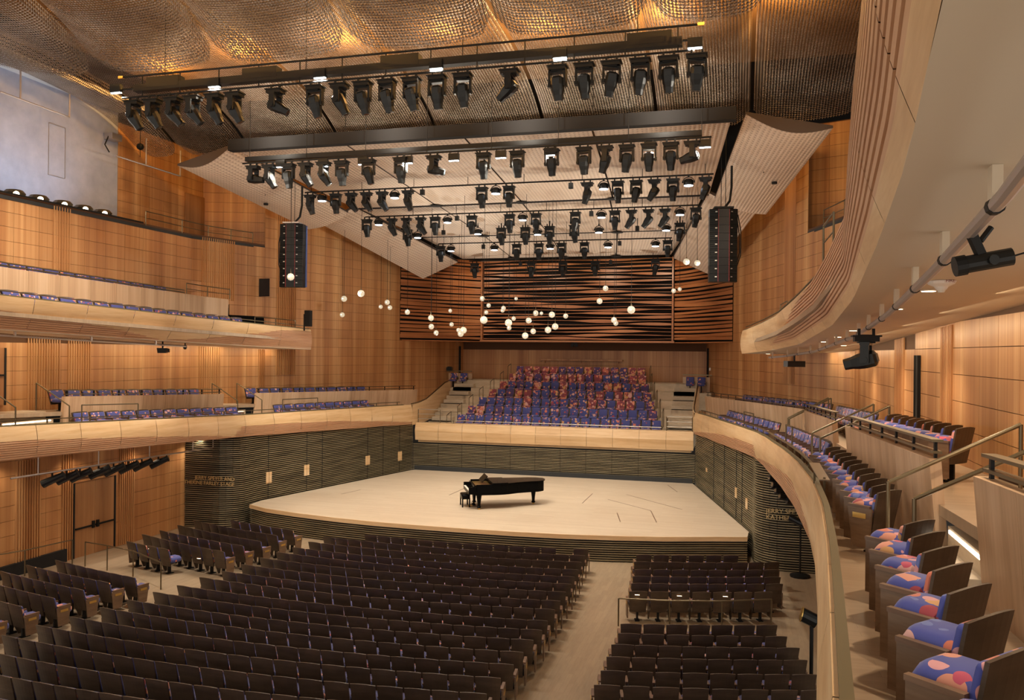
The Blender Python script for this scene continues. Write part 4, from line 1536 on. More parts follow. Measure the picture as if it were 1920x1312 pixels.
# ================================================================ LINE ARRAYS
for s in (-1, 1):
    x, y, zb = s * 8.8, 1.34, 9.84
    ztopa = zb + 2.66
    t = thing('line_array_loudspeaker', 'hanging column of black loudspeakers near the %s' % ('black wall monitor' if s < 0 else 'ribbed balcony front'), 'loudspeaker', (x, y, zb), 0.16)
    w, h = 1.0, 2.66 / 9
    cab = MB()
    cab.prism([(-w / 2, 0.25), (-w / 2, -0.10), (-0.20, -0.20), (0.20, -0.20), (w / 2, -0.10), (w / 2, 0.25)], 0.004, h - 0.004)
    cabm = cab.mesh('cabinet', M['softblack'])
    gm = MB()
    for k in range(4):
        z = h * (k + 0.5) / 4
        for sx in (-1, 1):
            gm.bar((sx * 0.485, -0.112, z), (sx * 0.215, -0.205, z), 0.02, h / 4 * 0.55)
    gm = gm.mesh('grille', M['grille'])
    bm_ = MB().bar((-0.31, -0.19, h * 0.62), (-0.24, -0.212, h * 0.62), 0.012, 0.035).mesh('badge', M['ivory'])
    bn_ = MB().bar((0.25, -0.212, h * 0.62), (0.31, -0.19, h * 0.62), 0.012, 0.03).mesh('badge', M['pipe'])
    for k in range(9):
        c = link('cabinet', cabm, t, Matrix.Translation((0, 0, k * h)))
        link('grille', gm, c)
        link('badge', bm_, c)
        link('badge', bn_, c)
    for sx in (-1, 1):
        MB().box((sx * 0.195, -0.205, 1.33), (0.018, 0.012, 2.64)).build('red_edge', M['red'], t)
    MB().box((0, 0.05, 2.71), (0.7, 0.5, 0.06)).build('flying_frame', M['pipe'] if s < 0 else M['black'], t)
    MB().box((0.48, 0.30, 1.33), (0.10, 0.12, 2.6)).build('rigging_rail', M['blueside'] if s < 0 else M['black'], t)
    for dx in (-0.08, 0.08):
        MB().tube((dx, 0.05, 2.74), (dx, 0.05, 18.21 - zb), 0.012).build('cable', M['black'], t)
    mb = MB()
    mb.path([(0.06, 0.1, 2.74), (0.25, 0.2, 3.0), (0.32, 0.25, 3.5), (0.32, 0.25, 4.3)], 0.045)
    mb.path([(s * 0.55, 0.2, 2.5), (s * 0.66, 0.2, 1.9), (s * 0.66, 0.2, 1.0), (s * 0.53, 0.2, 0.6)], 0.02)
    mb.path([(s * 0.52, 0.2, 2.4), (s * 0.60, 0.2, 1.8), (s * 0.62, 0.2, 1.1), (s * 0.52, 0.2, 0.7)], 0.02)
    mb.build('cable_loop', M['black'], t)

# ================================================================ GLASS GLOBE PENDANTS
def ico():
    t = (1 + 5 ** 0.5) / 2
    V = [Vector(p).normalized() for p in [(-1, t, 0), (1, t, 0), (-1, -t, 0), (1, -t, 0), (0, -1, t), (0, 1, t), (0, -1, -t), (0, 1, -t), (t, 0, -1), (t, 0, 1), (-t, 0, -1), (-t, 0, 1)]]
    Fs = [(0, 11, 5), (0, 5, 1), (0, 1, 7), (0, 7, 10), (0, 10, 11), (1, 5, 9), (5, 11, 4), (11, 10, 2), (10, 7, 6), (7, 1, 8), (3, 9, 4), (3, 4, 2), (3, 2, 6), (3, 6, 8), (3, 8, 9), (4, 9, 5), (2, 4, 11), (6, 2, 10), (8, 6, 7), (9, 8, 1)]
    vs, fs = list(V), []
    cache = {}

    def mid(a, b):
        k_ = (min(a, b), max(a, b))
        if k_ not in cache:
            vs.append(((vs[a] + vs[b]) / 2).normalized())
            cache[k_] = len(vs) - 1
        return cache[k_]
    for a, b, c in Fs:
        ab, bc, ca = mid(a, b), mid(b, c), mid(c, a)
        fs += [(a, ab, ca), (b, bc, ab), (c, ca, bc), (ab, bc, ca)]
    return vs, fs


IV, IF = ico()
GLOBE = MB().add([v for v in IV], IF).mesh('glass_globe', M['globe'])
BULB = MB().add([v * 0.20 for v in IV], IF).mesh('bulb', M['bulb'])
PCAP = MB().lathe([(0.22, 0.95), (0.22, 1.25), (0.10, 1.35), (0.08, 2.2)], 8).mesh('cap', M['rail'])
PD = [(780 + x / 3.556, 380 + y / 3.556, d / 3.556) for x, y, d in
      [(100, 768, 40), (102, 826, 38), (134, 867, 34), (228, 720, 26), (237, 811, 30), (283, 849, 30), (316, 850, 46), (298, 873, 42), (442, 639, 34), (484, 685, 30), (468, 731, 28), (452, 781, 52),
       (583, 703, 32), (577, 718, 28), (617, 800, 50), (651, 772, 30), (621, 834, 32), (667, 639, 24), (751, 785, 40), (781, 857, 38), (728, 886, 44), (798, 736, 38), (836, 737, 24), (906, 746, 42),
       (880, 848, 44), (928, 825, 44), (998, 755, 34), (1264, 571, 38), (1224, 656, 40), (1320, 782, 40), (1332, 803, 34), (1435, 714, 54), (1718, 587, 32), (1758, 576, 28), (1803, 393, 44), (1875, 401, 40)]]
PD += [(650, 530, 8), (677, 550, 13.5), (645, 560, 11.5), (641.7, 590, 9.5), (713.8, 575, 8), (726, 566.5, 10), (731, 576.5, 9), (763.8, 585, 10), (545, 519, 14)]


def canopy_z(y):
    return interp([(-2.5, 14.4), (5.8, 13.6), (11.3, 13.0), (14.9, 12.3)], y)


for i, (px, py, d) in enumerate(PD):
    y = max(2.2, min(12.5, 7.5 + (11.0 - d) * 1.3 + ((i * 37) % 10 - 5) * 0.22))
    if (px, py) == (545, 519):
        y = 0.35
    if px > 1280:
        y = 4.6
    p = at(px, py, Y=y)
    dep = (p - CAM).dot(FW)
    r = d * dep / FPX / 2
    big = 'large' if r > 0.16 else 'small'
    lab = '%s faceted glass globe pendant glowing above the stage' % big
    grp = '%s glass globe pendants above the stage' % big
    if (px, py) == (545, 519):
        lab, grp = 'glass globe pendant glowing in front of the loudspeaker column', None
    t = thing('globe_pendant', lab, 'pendant lamp', p, 0, grp)
    link('glass_globe', GLOBE, t, Matrix.Scale(r, 4))
    b = link('bulb', BULB, t, Matrix.Translation((0, -r * 0.86, 0)) @ Matrix.Scale(r, 4))
    link('cap', PCAP, t, Matrix.Diagonal((min(r, 0.14), min(r, 0.14), r, 1)))
    hw = interp([(-2.5, 9.1), (5.8, 7.9), (11.3, 6.9), (14.9, 5.85)], y)
    top = canopy_z(y) + 0.28 if abs(p.x) < hw else interp([(-2, 14.6), (5.7, 13.6), (14.3, 12.0)], y)
    if (px, py) == (545, 519):
        top = 14.6
    MB().tube((0, 0, r), (0, 0, top - p.z), 0.009, 5).build('cord', M['black'], t)

# ================================================================ CHAIRS
def chair_meshes(w=0.50, fl='floral', panel=False, hgt=0.86, dome=0.0):
    D = {}
    # wooden back shell: gently curved board with a crowned top
    mb = MB()
    nu, nz = 6, 4
    o, i_ = [], []
    for k in range(nz + 1):
        ro, ri = [], []
        for j in range(nu + 1):
            u = -1 + 2 * j / nu
            zt = hgt - 0.022 * u * u
            z = 0.27 + (zt - 0.27) * k / nz
            x = u * w / 2 * (0.90 + 0.10 * k / nz)
            y = -0.13 - (z - 0.27) * 0.24 + 0.025 * u * u
            ro.append((x, y - 0.012, z))
            ri.append((x, y + 0.014, z))
        o.append(ro)
        i_.append(ri)
    mb.grid(o, flip=True)
    mb.grid(i_)
    mb.grid([o[-1], i_[-1]])
    mb.grid([o[0], i_[0]])
    mb.grid([[r[0] for r in o], [r[0] for r in i_]])
    mb.grid([[r[-1] for r in o], [r[-1] for r in i_]])
    D['back_shell'] = mb.mesh('back_shell', M['walnut'])
    c = rbox(w - 0.05, 0.065, hgt - 0.42, 0.028)
    ang = -math.atan(0.24)
    Mx = Matrix.Translation((0, -0.13 - 0.24 * (hgt * 0.5 - 0.06) * 0.72 + 0.055, 0.37 + (hgt - 0.40) / 2)) @ Matrix.Rotation(-ang, 4, 'X')
    c.v = [tuple(Mx @ Vector(p)) for p in c.v]
    D['back_cushion'] = c.mesh('back_cushion', M[fl], True)
    c = rbox(w - 0.04 - dome * 0.9, 0.44 - dome * 0.6, 0.13 + dome * 0.6, 0.055 + dome * 0.4, 4)
    c.v = [(x, y + 0.10 - dome * 0.3, z + 0.42 + dome * 0.8 + 0.06 * (1 - (x / (w / 2)) ** 2) * (1 if z > 0 else 0)) for x, y, z in c.v]
    D['seat_cushion'] = c.mesh('seat_cushion', M[fl], True)
    D['seat_pan'] = MB().box((0, 0.09, 0.345), (w - 0.07, 0.40, 0.035)).mesh('seat_pan', M['walnut'])
    for sx, nm in ((-1, 'l'), (1, 'r')):
        mb = MB()
        mb.box((sx * (w / 2 + 0.005), 0.05, 0.575), (0.058, 0.34, 0.03))
        D['arm' + nm] = mb.mesh('armrest', M['walnut_arm'])
        if panel:
            D['panel' + nm] = MB().box((sx * (w / 2 + 0.005), 0.05, 0.32), (0.036, 0.33, 0.48)).mesh('side_panel', M['panelbrown'])
        else:
            mb = MB()
            mb.prism([(0.16, 0.56), (-0.12, 0.56), (-0.10, 0.30), (0.02, 0.04), (0.08, 0.04)], sx * (w / 2 + 0.005) - 0.014, sx * (w / 2 + 0.005) + 0.014,
                     Matrix(((0, 0, 1, 0), (1, 0, 0, 0), (0, 1, 0, 0), (0, 0, 0, 1))))
            D['panel' + nm] = mb.mesh('arm_standard', M['walnut'])
        D['end' + nm] = MB().prism([(0.21, 0.56), (-0.16, 0.56), (-0.12, 0.10), (0.14, 0.10)], sx * (w / 2 + 0.025) - 0.016, sx * (w / 2 + 0.025) + 0.016,
                                   Matrix(((0, 0, 1, 0), (1, 0, 0, 0), (0, 1, 0, 0), (0, 0, 0, 1)))).mesh('end_panel', M['panelbrown'])
        D['plate' + nm] = MB().box((sx * (w / 2 + 0.045), 0.03, 0.47), (0.008, 0.20, 0.06)).mesh('row_plate', M['brass'])
        D['num' + nm] = MB().box((sx * (w / 2 + 0.05), 0.03, 0.465), (0.004, 0.16, 0.022)).mesh('plate_marking', M['void'])
    mb = MB()
    mb.box((0, 0.0, 0.17), (0.05, 0.10, 0.33))
    mb.box((0, 0.02, 0.012), (0.12, 0.22, 0.024))
    D['leg'] = mb.mesh('pedestal', M['black'])
    return D


CH = chair_meshes(0.485)
TC = chair_meshes(0.62, fl='floral_big', panel=True, hgt=0.78, dome=0.09)
TCS = chair_meshes(0.62, fl='floral', panel=True, hgt=0.88)
ORD = ['first', 'second', 'third', 'fourth', 'fifth', 'sixth', 'seventh', 'eighth', 'ninth', 'tenth', 'eleventh', 'twelfth', 'thirteenth', 'fourteenth', 'fifteenth', 'sixteenth', 'seventeenth',
       'eighteenth', 'nineteenth', 'twentieth']


def put_chair(D, name, loc, rz, label, group, ends='', arms='l', scale=1.0, sc3=None):
    t = thing(name, label, 'chair', loc, rz, group)
    t.scale = sc3 or (scale,) * 3
    for k in ('back_shell', 'back_cushion', 'seat_cushion', 'leg'):
        link(D[k].name.split('.')[0], D[k], t)
    for a in arms:
        link('armrest', D['arm' + a], t)
        if a not in ends:
            link(D['panel' + a].name.split('.')[0], D['panel' + a], t)
    for e in ends:
        p = link('end_panel', D['end' + e], t)
        q = link('row_plate', D['plate' + e], p)
    return t


def un(px, py, h):
    z = h
    for _ in range(25):
        p = at(px, py, Z=z)
        z = h + flo(p.y)
    return p


CC = Vector((0, 21.0))
seats = []          # (depth, loc, rz, label, group, ends, arms)


def seat_row(x0, y0, x1, y1, label, group, endl='', endr='', pitch=0.515, skip=()):
    """chairs along an arc about the stage; the ends are the tops of the outer chair backs"""
    r0 = math.hypot(x0 - CC.x, y0 - CC.y)
    r1 = math.hypot(x1 - CC.x, y1 - CC.y)
    a0 = math.atan2(y0 - CC.y, x0 - CC.x)
    a1 = math.atan2(y1 - CC.y, x1 - CC.x)
    L = (a1 - a0) * (r0 + r1) / 2
    n = max(1, int(round(L / pitch)))
    for i in range(n):
        f = (i + 0.5) / n
        if i in skip:
            continue
        a = a0 + (a1 - a0) * f
        r = r0 + (r1 - r0) * f - 0.26
        x, y = CC.x + r * math.cos(a), CC.y + r * math.sin(a)
        z = flo(y)
        q = Vector((x, y, z + 0.85)) - CAM
        d = q.dot(FW)
        sx = PCX + FPX * q.dot(RV) / d
        sy = PCY - FPX * q.dot(UV_) / d
        if sx < -45 or sx > 1960 or sy > 1345:
            continue
        rz = a + math.pi + math.pi * 1.5
        ends = (endl if i == 0 else '') + (endr if i == n - 1 else '')
        arms = 'l' + ('r' if i == n - 1 else '')
        seats.append((d, (x, y, z), rz, label, group, ends, arms))


RE = [(1104.6, 1029.7), (1097.9, 1040.7), (1091.2, 1053.1), (1086.2, 1067.6), (1078.4, 1080.7), (1071.7, 1094.1), (1062, 1109.2), (1051.9, 1125.9), (1041.9, 1142), (1027.5, 1163.2),
      (1017.4, 1180.6), (1001.3, 1199.1), (982.8, 1221.9), (963.7, 1245), (939.6, 1270.2), (913.4, 1299.7)]
LE = [(682, 1001.5), (604.6, 1005), (577, 1014.6), (546.6, 1025), (517, 1034), (485.6, 1044.6), (450.7, 1057), (414, 1069.5), (372, 1081), (330.4, 1096), (285, 1108.5), (235.5, 1123), (184.5, 1137),
      (127.5, 1154.5), (64.7, 1170), (0, 1189)]
for k in range(19):
    if k < 16:
        a, b = un(*LE[k], 0.85), un(*RE[k], 0.85)
    else:
        a = Vector((a.x - 0.14, a.y - 0.80, 0))
        b = Vector((b.x - 0.02, b.y - 0.80, 0))
    seat_row(a.x, a.y, b.x, b.y, 'dark walnut auditorium chair in the middle block, %s row from the stage' % ORD[k], 'middle block, %s row' % ORD[k], 'l', 'r', skip=(13,) if k == 0 else ())
RL = [(1100 + x / 3.952, 980 + y / 3.952) for x, y in [(360, 235), (350, 285), (350, 342), (335, 392), (327, 445), (305, 505), (245, 745), (222, 815), (180, 897), (142, 988), (95, 1090), (42, 1195)]]
RR = [(1100 + x / 3.952, 980 + y / 3.952) for x, y in [(1135, 240), (1435, 290), (1435, 345), (1447, 400), (1462, 450), (1388, 510), (1420, 755), (1497, 840), (1583, 925), (1643, 1015)]]
for k in range(13):
    if k < 12:
        a = un(*RL[k], 0.85)
    else:
        a = Vector((a.x, a.y - 0.8, 0))
    b = un(*RR[k], 0.85) if k < 10 else Vector((b.x + 0.12, b.y - 0.80, 0))
    where = 'between the stage and the short rail' if k < 6 else 'behind the short rail'
    seat_row(a.x, a.y, b.x, b.y, 'walnut auditorium chair %s, %s row there' % (where, ORD[k if k < 6 else k - 6]), 'chairs %s, %s row' % (where, ORD[k if k < 6 else k - 6]), 'l', 'r', pitch=0.525)
LF = [(360 + x / 4.1, 780 + y / 4.1) for x, y in [(777, 875), (650, 915), (523, 960), (393, 995), (243, 1040), (105, 1070)]]
LL = [(x / 2.981, 872 + y / 2.981) for x, y in [(1282, 305), (1078, 305), (990, 332), (888, 362), (790, 382), (700, 422)]]
for k in range(6):
    b, a = un(*LF[k], 0.85), un(*LL[k], 0.85)
    seat_row(a.x, a.y, b.x, b.y, 'walnut auditorium chair near the double doors, %s row from the stage' % ORD[k], 'chairs near the double doors, %s row' % ORD[k], 'l', 'r', pitch=0.525, skip=(4, 5, 6) if k == 5 else ())
LB = [(x / 3.726, 960 + y / 3.726) for x, y in [(937, 455), (760, 490), (577, 540), (370, 597), (140, 655)]]
LBL = [(-9.96, -9.96), (-10.25, -10.72), (-10.35, -11.5), (-10.4, -12.3), (-10.5, -13.1)]
for k in range(6):
    if k < 5:
        b = un(*LB[k], 0.85)
        l = LBL[k]
    else:
        b = Vector((b.x - 0.12, b.y - 0.8, 0))
        l = (-10.6, -13.9)
    seat_row(l[0], l[1], b.x, b.y, 'walnut auditorium chair behind the long aisle rail, %s row there' % ORD[k], 'chairs behind the long aisle rail, %s row' % ORD[k], 'l', 'r', pitch=0.525)
seats.sort(key=lambda q: q[0])
for d, loc, rz, lab, grp, ends, arms in seats[:300]:
    put_chair(CH, 'auditorium_chair', loc, rz, lab, grp, ends, arms)
rest = thing('auditorium_chairs', 'mass of walnut auditorium chairs in the rows closest to the stage', 'chairs')
rest['kind'] = 'stuff'
JOIN = {}
for d, loc, rz, lab, grp, ends, arms in seats[300:]:
    Mx = Matrix.Translation(loc) @ Matrix.Rotation(rz, 4, 'Z')
    for k in ['back_shell', 'back_cushion', 'seat_cushion', 'leg'] + ['arm' + a for a in arms] + ['panel' + a for a in arms if a not in ends] + ['end' + e for e in ends] + ['plate' + e for e in ends]:
        JOIN.setdefault(k, []).append(Mx)
for k, ms in JOIN.items():
    mb = MB()
    src = CH[k]
    V = [v.co.copy() for v in src.vertices]
    Fc = [tuple(p.vertices) for p in src.polygons]
    for Mx in ms:
        mb.add([Mx @ v for v in V], Fc)
    tag(mb.build(src.name.split('.')[0], src.materials[0], rest, smooth='cushion' in k), kind='stuff')
# reading lights glowing on a few chair backs
for px, py, h in ((1195, 1114, 0.77), (1274, 1116, 0.77), (1360, 1117, 0.77), (283, 1028, 0.75), (374, 1046, 0.75)):
    p = un(px, py, h)
    t = thing('seat_back_light', 'tiny lit lamp on the back of a walnut chair', 'lamp', (p.x, p.y - 0.03, p.z), 0.0, 'tiny lamps on chair backs')
    MB().box((0, 0, 0.012), (0.14, 0.03, 0.02)).build('hood', M['walnut_arm'], t)
    MB().box((0, 0.0, -0.004), (0.12, 0.02, 0.008)).build('lens', M['warmlens'], t)
    lamp('SPOT', 'seat_lamp', (p.x, p.y - 0.05, p.z), 2.2, (1, 0.75, 0.45), 0.02, target=(p.x, p.y + 0.02, p.z - 1), spot=110, blend=0.9)

# ---------------- tier chairs
def face_rz(fx, fy):
    return math.atan2(fy, fx) - math.pi / 2


def tier_row(D, s, ya, yb, xf, zf, label, group, face=(-1, 0), pitch=0.70, endpan=False, scale=1.0):
    n = max(1, int(round(abs(yb - ya) / pitch)))
    for i in range(n):
        y = ya + (yb - ya) * (i + 0.5) / n
        # follow the bend of the tier
        tx = xf(y + 0.3) - xf(y - 0.3)
        ang = math.atan2(tx, 0.6)
        rz = face_rz(s * face[0], face[1]) - s * ang * (1 if face[1] == 0 else 0)
        put_chair(D, 'balcony_chair', (s * xf(y), y, zf(y)), rz, label, group, arms='lr' if i == n - 1 else 'l', sc3=(1.0, 0.92, 0.80))


for s in (-1, 1):
    S = SECT[s]
    fr = lambda y: t1x(y) + 0.78
    rr = lambda y: partx(y) + 0.72
    who = 'over the double doors' if s < 0 else 'on the piano-tail side'
    tier_row(TCS, s, S['A'][0] + 0.2, S['A'][1] - 0.3, fr, t1floor, 'blue floral balcony chair %s, front row flanking the stage' % who, 'balcony chairs flanking the stage front row ' + who, (-1, 0), 0.69)
    tier_row(TCS, s, S['B'][0] + 0.2, S['B'][1] - 0.1, fr, t1floor, 'blue floral balcony chair %s, front row beyond the stage edge' % who, 'balcony chairs front row beyond stage edge ' + who, (-1, 0), 0.70)
    tier_row(TCS, s, S['A'][0] + 0.3, 10.2, rr, t1floor2, 'dark floral balcony chair %s, upper row flanking the stage' % who, 'balcony chairs upper row flanking the stage ' + who, (-1, 0), 0.69)
    tier_row(TCS, s, S['B'][0] + 0.3, S['B'][1] - 0.3, rr, t1floor2, 'floral balcony chair %s, upper row behind the partition' % who, 'balcony chairs upper row behind the partition ' + who, (-1, 0), 0.70)
    if s < 0:
        tier_row(TCS, s, -12.6, -10.7, fr, t1floor, 'floral balcony chair left of the lit steps over the double doors'.replace('left of', 'past'), 'balcony chairs past the lit steps', (-1, 0), 0.70)
        tier_row(TCS, s, -12.4, 1.0, lambda y: t2tx(y) + 0.75, lambda y: t2floor(y) + 0.04, 'floral chair in the front row of the upper balcony', 'front row of the upper balcony', (-1, 0), 0.70)
        tier_row(TCS, s, -12.4, -1.5, lambda y: wallx(y) - 0.50, lambda y: t2part(y) - 0.44, 'floral chair in the back row of the upper balcony below the tall wall', 'back row of the upper balcony', (-1, 0), 0.70)
fdir = Vector((-0.74, 0.67))
ldir = Vector((-0.67, -0.74))
NEAR = (0.74, 0.86, 1.0)
CARM = [(1480 + x / 5.047, 820 + y / 5.047) for x, y in [(205, 170), (245, 205), (280, 235), (315, 272), (345, 312), (388, 352), (428, 402), (460, 455), (500, 510), (540, 570), (580, 632)]]
DARM = [(1629, 1008), (1637, 1033), (1649, 1063), (1659, 1098), (1674, 1142), (1691, 1197), (1709, 1269)]
for lst, lab, grp in ((CARM, 'dark-backed floral chair in the angled row before the plated end panel', 'angled balcony chairs before the plated end panel'),
                      (DARM, 'dark-backed floral chair in the angled row with brown side panels by the lit steps', 'angled balcony chairs past the lit steps')):
    pts = [atpl(px, py, 4.13 + 0.57, -0.038) for px, py in lst]
    if lst is DARM:
        pts.append(pts[-1] * 2 - pts[-2])
    for i, p in enumerate(pts):
        c = Vector((p.x, p.y)) - ldir * 0.22 - fdir * 0.17
        put_chair(TC, 'balcony_chair', (c.x, c.y, t1floor(c.y)), face_rz(*fdir), lab, grp, ends='l' if (i == len(pts) - 1 and lst is CARM) else '', arms='l' + ('r' if i == 0 else ''), sc3=NEAR)
RARM = [(1500 + x / 4.571, 560 + y / 4.571) for x, y in [(610, 1080), (660, 1088), (712, 1105), (770, 1130), (830, 1150), (890, 1170), (955, 1200), (1035, 1232), (1118, 1258)]]
for i, (px, py) in enumerate(RARM):
    p = at(px, py, X=12.0)
    c = Vector((p.x, p.y)) - ldir * 0.22 - fdir * 0.17
    put_chair(TC, 'balcony_chair', (c.x, c.y, t1floor2(c.y)), face_rz(*fdir), 'dark-backed floral chair in the angled row against the veneered wall', 'angled balcony chairs against the veneered wall', arms='l', sc3=NEAR)

# ---------------- choir chairs
def choir_meshes(fl):
    D = {}
    c = rbox(0.445, 0.09, 0.48, 0.035)
    Mx = Matrix.Translation((0, -0.24, 0.62)) @ Matrix.Rotation(math.radians(12), 4, 'X')
    c.v = [tuple(Mx @ Vector(p)) for p in c.v]
    D['back_cushion'] = c.mesh('back_cushion', M[fl], True)
    c = rbox(0.46, 0.42, 0.11, 0.05)
    c.v = [(x, y + 0.0, z + 0.42) for x, y, z in c.v]
    D['seat_cushion'] = c.mesh('seat_cushion', M[fl], True)
    D['pedestal'] = MB().box((0, -0.05, 0.18), (0.06, 0.16, 0.36)).mesh('pedestal', M['black'])
    D['armrest'] = MB().box((-0.262, -0.06, 0.50), (0.035, 0.30, 0.22)).mesh('armrest', M['walnut'])
    return D


CM = {k: choir_meshes(k) for k in ('floral', 'floral_mix', 'floral_red')}
rr_ = random.Random(11)
for k, (pl, pr, _a, _b, n) in enumerate(ROWPX):
    y = CH_Y[k]
    xl, xr_ = at(pl, 740, Y=y - 0.2).x, at(pr, 740, Y=y - 0.2).x
    for i in range(n):
        x = xl + (xr_ - xl) * (i + 0.5) / n
        red = k / 6
        u = rr_.random()
        D = CM['floral'] if u > red * 1.0 + 0.02 else (CM['floral_red'] if rr_.random() < 0.35 + 0.25 * red else CM['floral_mix'])
        t = thing('choir_chair', 'floral upholstered choir chair in the %s row up from the terrace front' % ORD[k], 'chair', (x, y, CH_F[k]), math.pi, 'choir chairs, %s row' % ORD[k])
        for nm, me in D.items():
            link(nm, me, t)
for s in (-1, 1):
    for j in range(2):
        t = thing('choir_chair', 'dark floral chair on the landing beside the top of the choir steps', 'chair', (s * (7.35 - 0.62 * j), 17.75, 5.05), math.pi, 'chairs on the choir landings')
        for nm, me in CM['floral'].items():
            link(nm, me, t)
    MB().box((s * 7.1, 17.8, 4.55), (1.6, 1.0, 0.98)).build('landing_floor', M['step'], choir)

# ================================================================ PIANO AND BENCH
pA, pB = at(898, 955, Z=SZ), at(1009, 952, Z=SZ)
ang = math.atan2(pB.y - pA.y, pB.x - pA.x)
span = math.hypot(pB.x - pA.x, pB.y - pA.y)
piano = thing('grand_piano', 'black concert grand piano standing on the pale stage', 'piano', (pA.x, pA.y, SZ), ang)
ks = span / 2.02
piano.scale = (ks, 1.0, 1.0)
OUT = [(-0.12, -0.12), (-0.12, 1.42), (1.9, 1.42), (2.18, 1.36), (2.36, 1.18), (2.40, 0.95), (2.32, 0.62), (2.10, 0.44), (1.75, 0.36), (1.35, 0.22), (1.0, 0.0), (0.70, -0.10), (0.45, -0.12)]
mb = MB()
n = len(OUT)
inn = []
cx, cy = 0.9, 0.7
for x, y in OUT:
    v = Vector((cx - x, cy - y)).normalized() * 0.05
    inn.append((x + v.x, y + v.y))
z0, z1 = 0.62, 1.00
for i in range(1, n):
    j = (i + 1) % n
    if i == n - 1:
        j = 0
    a, b, c, d = OUT[i], OUT[j], inn[j], inn[i]
    mb.add([(*a, z0), (*b, z0), (*b, z1), (*a, z1), (*d, z0), (*c, z0), (*c, z1), (*d, z1)], [(0, 1, 2, 3), (7, 6, 5, 4), (3, 2, 6, 7), (0, 4, 5, 1)])
mb.build('rim', M['piano'], piano, smooth=False)
MB().prism(OUT, z0 - 0.04, z0 + 0.02).build('bottom_board', M['piano'], piano)
MB().prism(inn, 0.90, 0.92).build('iron_frame', M['pianogold'], piano)
LID = [(0.42, -0.14), (0.42, 1.45), (1.9, 1.45), (2.2, 1.38), (2.40, 1.2), (2.44, 0.95), (2.36, 0.60), (2.12, 0.40), (1.75, 0.33), (1.35, 0.19), (1.0, -0.03), (0.70, -0.13)]
MB().prism(LID, 1.005, 1.03).build('lid', M['piano'], piano)
MB().prism([(0.45, -0.12), (0.45, 1.43), (0.98, 1.43), (0.98, -0.02), (0.7, -0.11)], 1.034, 1.055).build('folded_front_lid', M['piano'], piano)
MB().box((-0.23, 0.65, 0.69), (0.26, 1.52, 0.14)).build('key_bed', M['piano'], piano)
for y in (-0.09, 1.39):
    MB().box((-0.22, y, 0.80), (0.28, 0.06, 0.20)).build('cheek_block', M['piano'], piano)
mb = MB()
for k in range(52):
    mb.box((-0.28, 0.0 + 1.30 * (k + 0.5) / 52, 0.77), (0.16, 0.021, 0.02))
tag(mb.build('white_keys', M['ivory'], piano), kind='stuff')
mb = MB()
for k in range(52):
    if k % 7 in (0, 1, 3, 4, 5):
        mb.box((-0.25, 1.30 * (k + 1) / 52, 0.786), (0.10, 0.012, 0.02))
tag(mb.build('black_keys', M['piano'], piano), kind='stuff')
MB().box((-0.16, 0.65, 0.87), (0.03, 1.40, 0.18)).build('fallboard', M['piano'], piano)
MB().bar((0.02, 0.1, 1.0), (0.02, 0.1, 1.01), 0.01, 0.01).build('hinge_pin', M['brass'], piano)
mb = MB()
mb.box((0.22, 0.65, 1.16), (0.025, 0.86, 0.32), M=Matrix.Rotation(math.radians(38), 3, 'Y'))
mb.build('music_desk', M['piano'], piano)
mb = MB()
for (x, y) in ((0.0, 0.0), (0.0, 1.30), (2.02, 0.0 + 0.9)):
    MB().lathe([(0.055, 0.06), (0.075, 0.10), (0.05, 0.14), (0.06, 0.30), (0.085, 0.52), (0.10, 0.60)], 8, (x, y, 0)).build('leg', M['piano'], piano)
    MB().tube((x - 0.03, y, 0.035), (x + 0.03, y, 0.035), 0.035, 10).build('caster', M['brass'], piano)
mb = MB()
for y in (0.58, 0.72):
    mb.bar((-0.10, y, 0.10), (-0.10, y, 0.62), 0.03, 0.03)
mb.bar((-0.10, 0.50, 0.10), (-0.10, 0.80, 0.10), 0.10, 0.06)
mb.build('pedal_lyre', M['piano'], piano)
for y in (0.58, 0.65, 0.72):
    MB().bar((-0.13, y, 0.07), (-0.30, y, 0.05), 0.035, 0.015).build('pedal', M['brass'], piano)
pb_ = at(882, 949, Z=SZ)
bench = thing('piano_bench', 'black tufted piano bench beside the keyboard', 'bench', (pb_.x - 0.24, pb_.y + 0.02, SZ), ang)
b = rbox(0.36, 0.72, 0.13, 0.04)
b.v = [(x, y, z + 0.45) for x, y, z in b.v]
c_ = b.build('cushion', M['piano'], bench, True)
for x in (-0.09, 0.09):
    for y in (-0.24, -0.08, 0.08, 0.24):
        MB().lathe([(0.014, 0.513), (0.010, 0.520)], 6, (x, y, 0)).build('button', M['softblack'], c_)
MB().box((0, 0, 0.36), (0.33, 0.68, 0.07)).build('apron', M['piano'], bench)
for x in (-0.14, 0.14):
    for y in (-0.31, 0.31):
        MB().bar((x, y, 0), (x, y, 0.36), 0.05, 0.05).build('leg', M['piano'], bench)

# ================================================================ DOORS
def door_leaf(t, y0, y1, z0, z1, X, s, bar=True, name='door_leaf'):
    yc, zc = (y0 + y1) / 2, (z0 + z1) / 2
    d = MB().box((X, yc, zc), (0.05, y1 - y0 - 0.012, z1 - z0 - 0.01)).build(name, M['doorwood'], t)
    if bar:
        MB().box((X - s * 0.05, yc, z0 + 1.0), (0.04, (y1 - y0) * 0.96, 0.055)).build('panic_bar', M['black'], d)
        MB().box((X - s * 0.06, y0 + 0.10 if yc > -5.8 else y1 - 0.10, z0 + 1.03), (0.06, 0.10, 0.24)).build('push_box', M['black'], d)
    return d


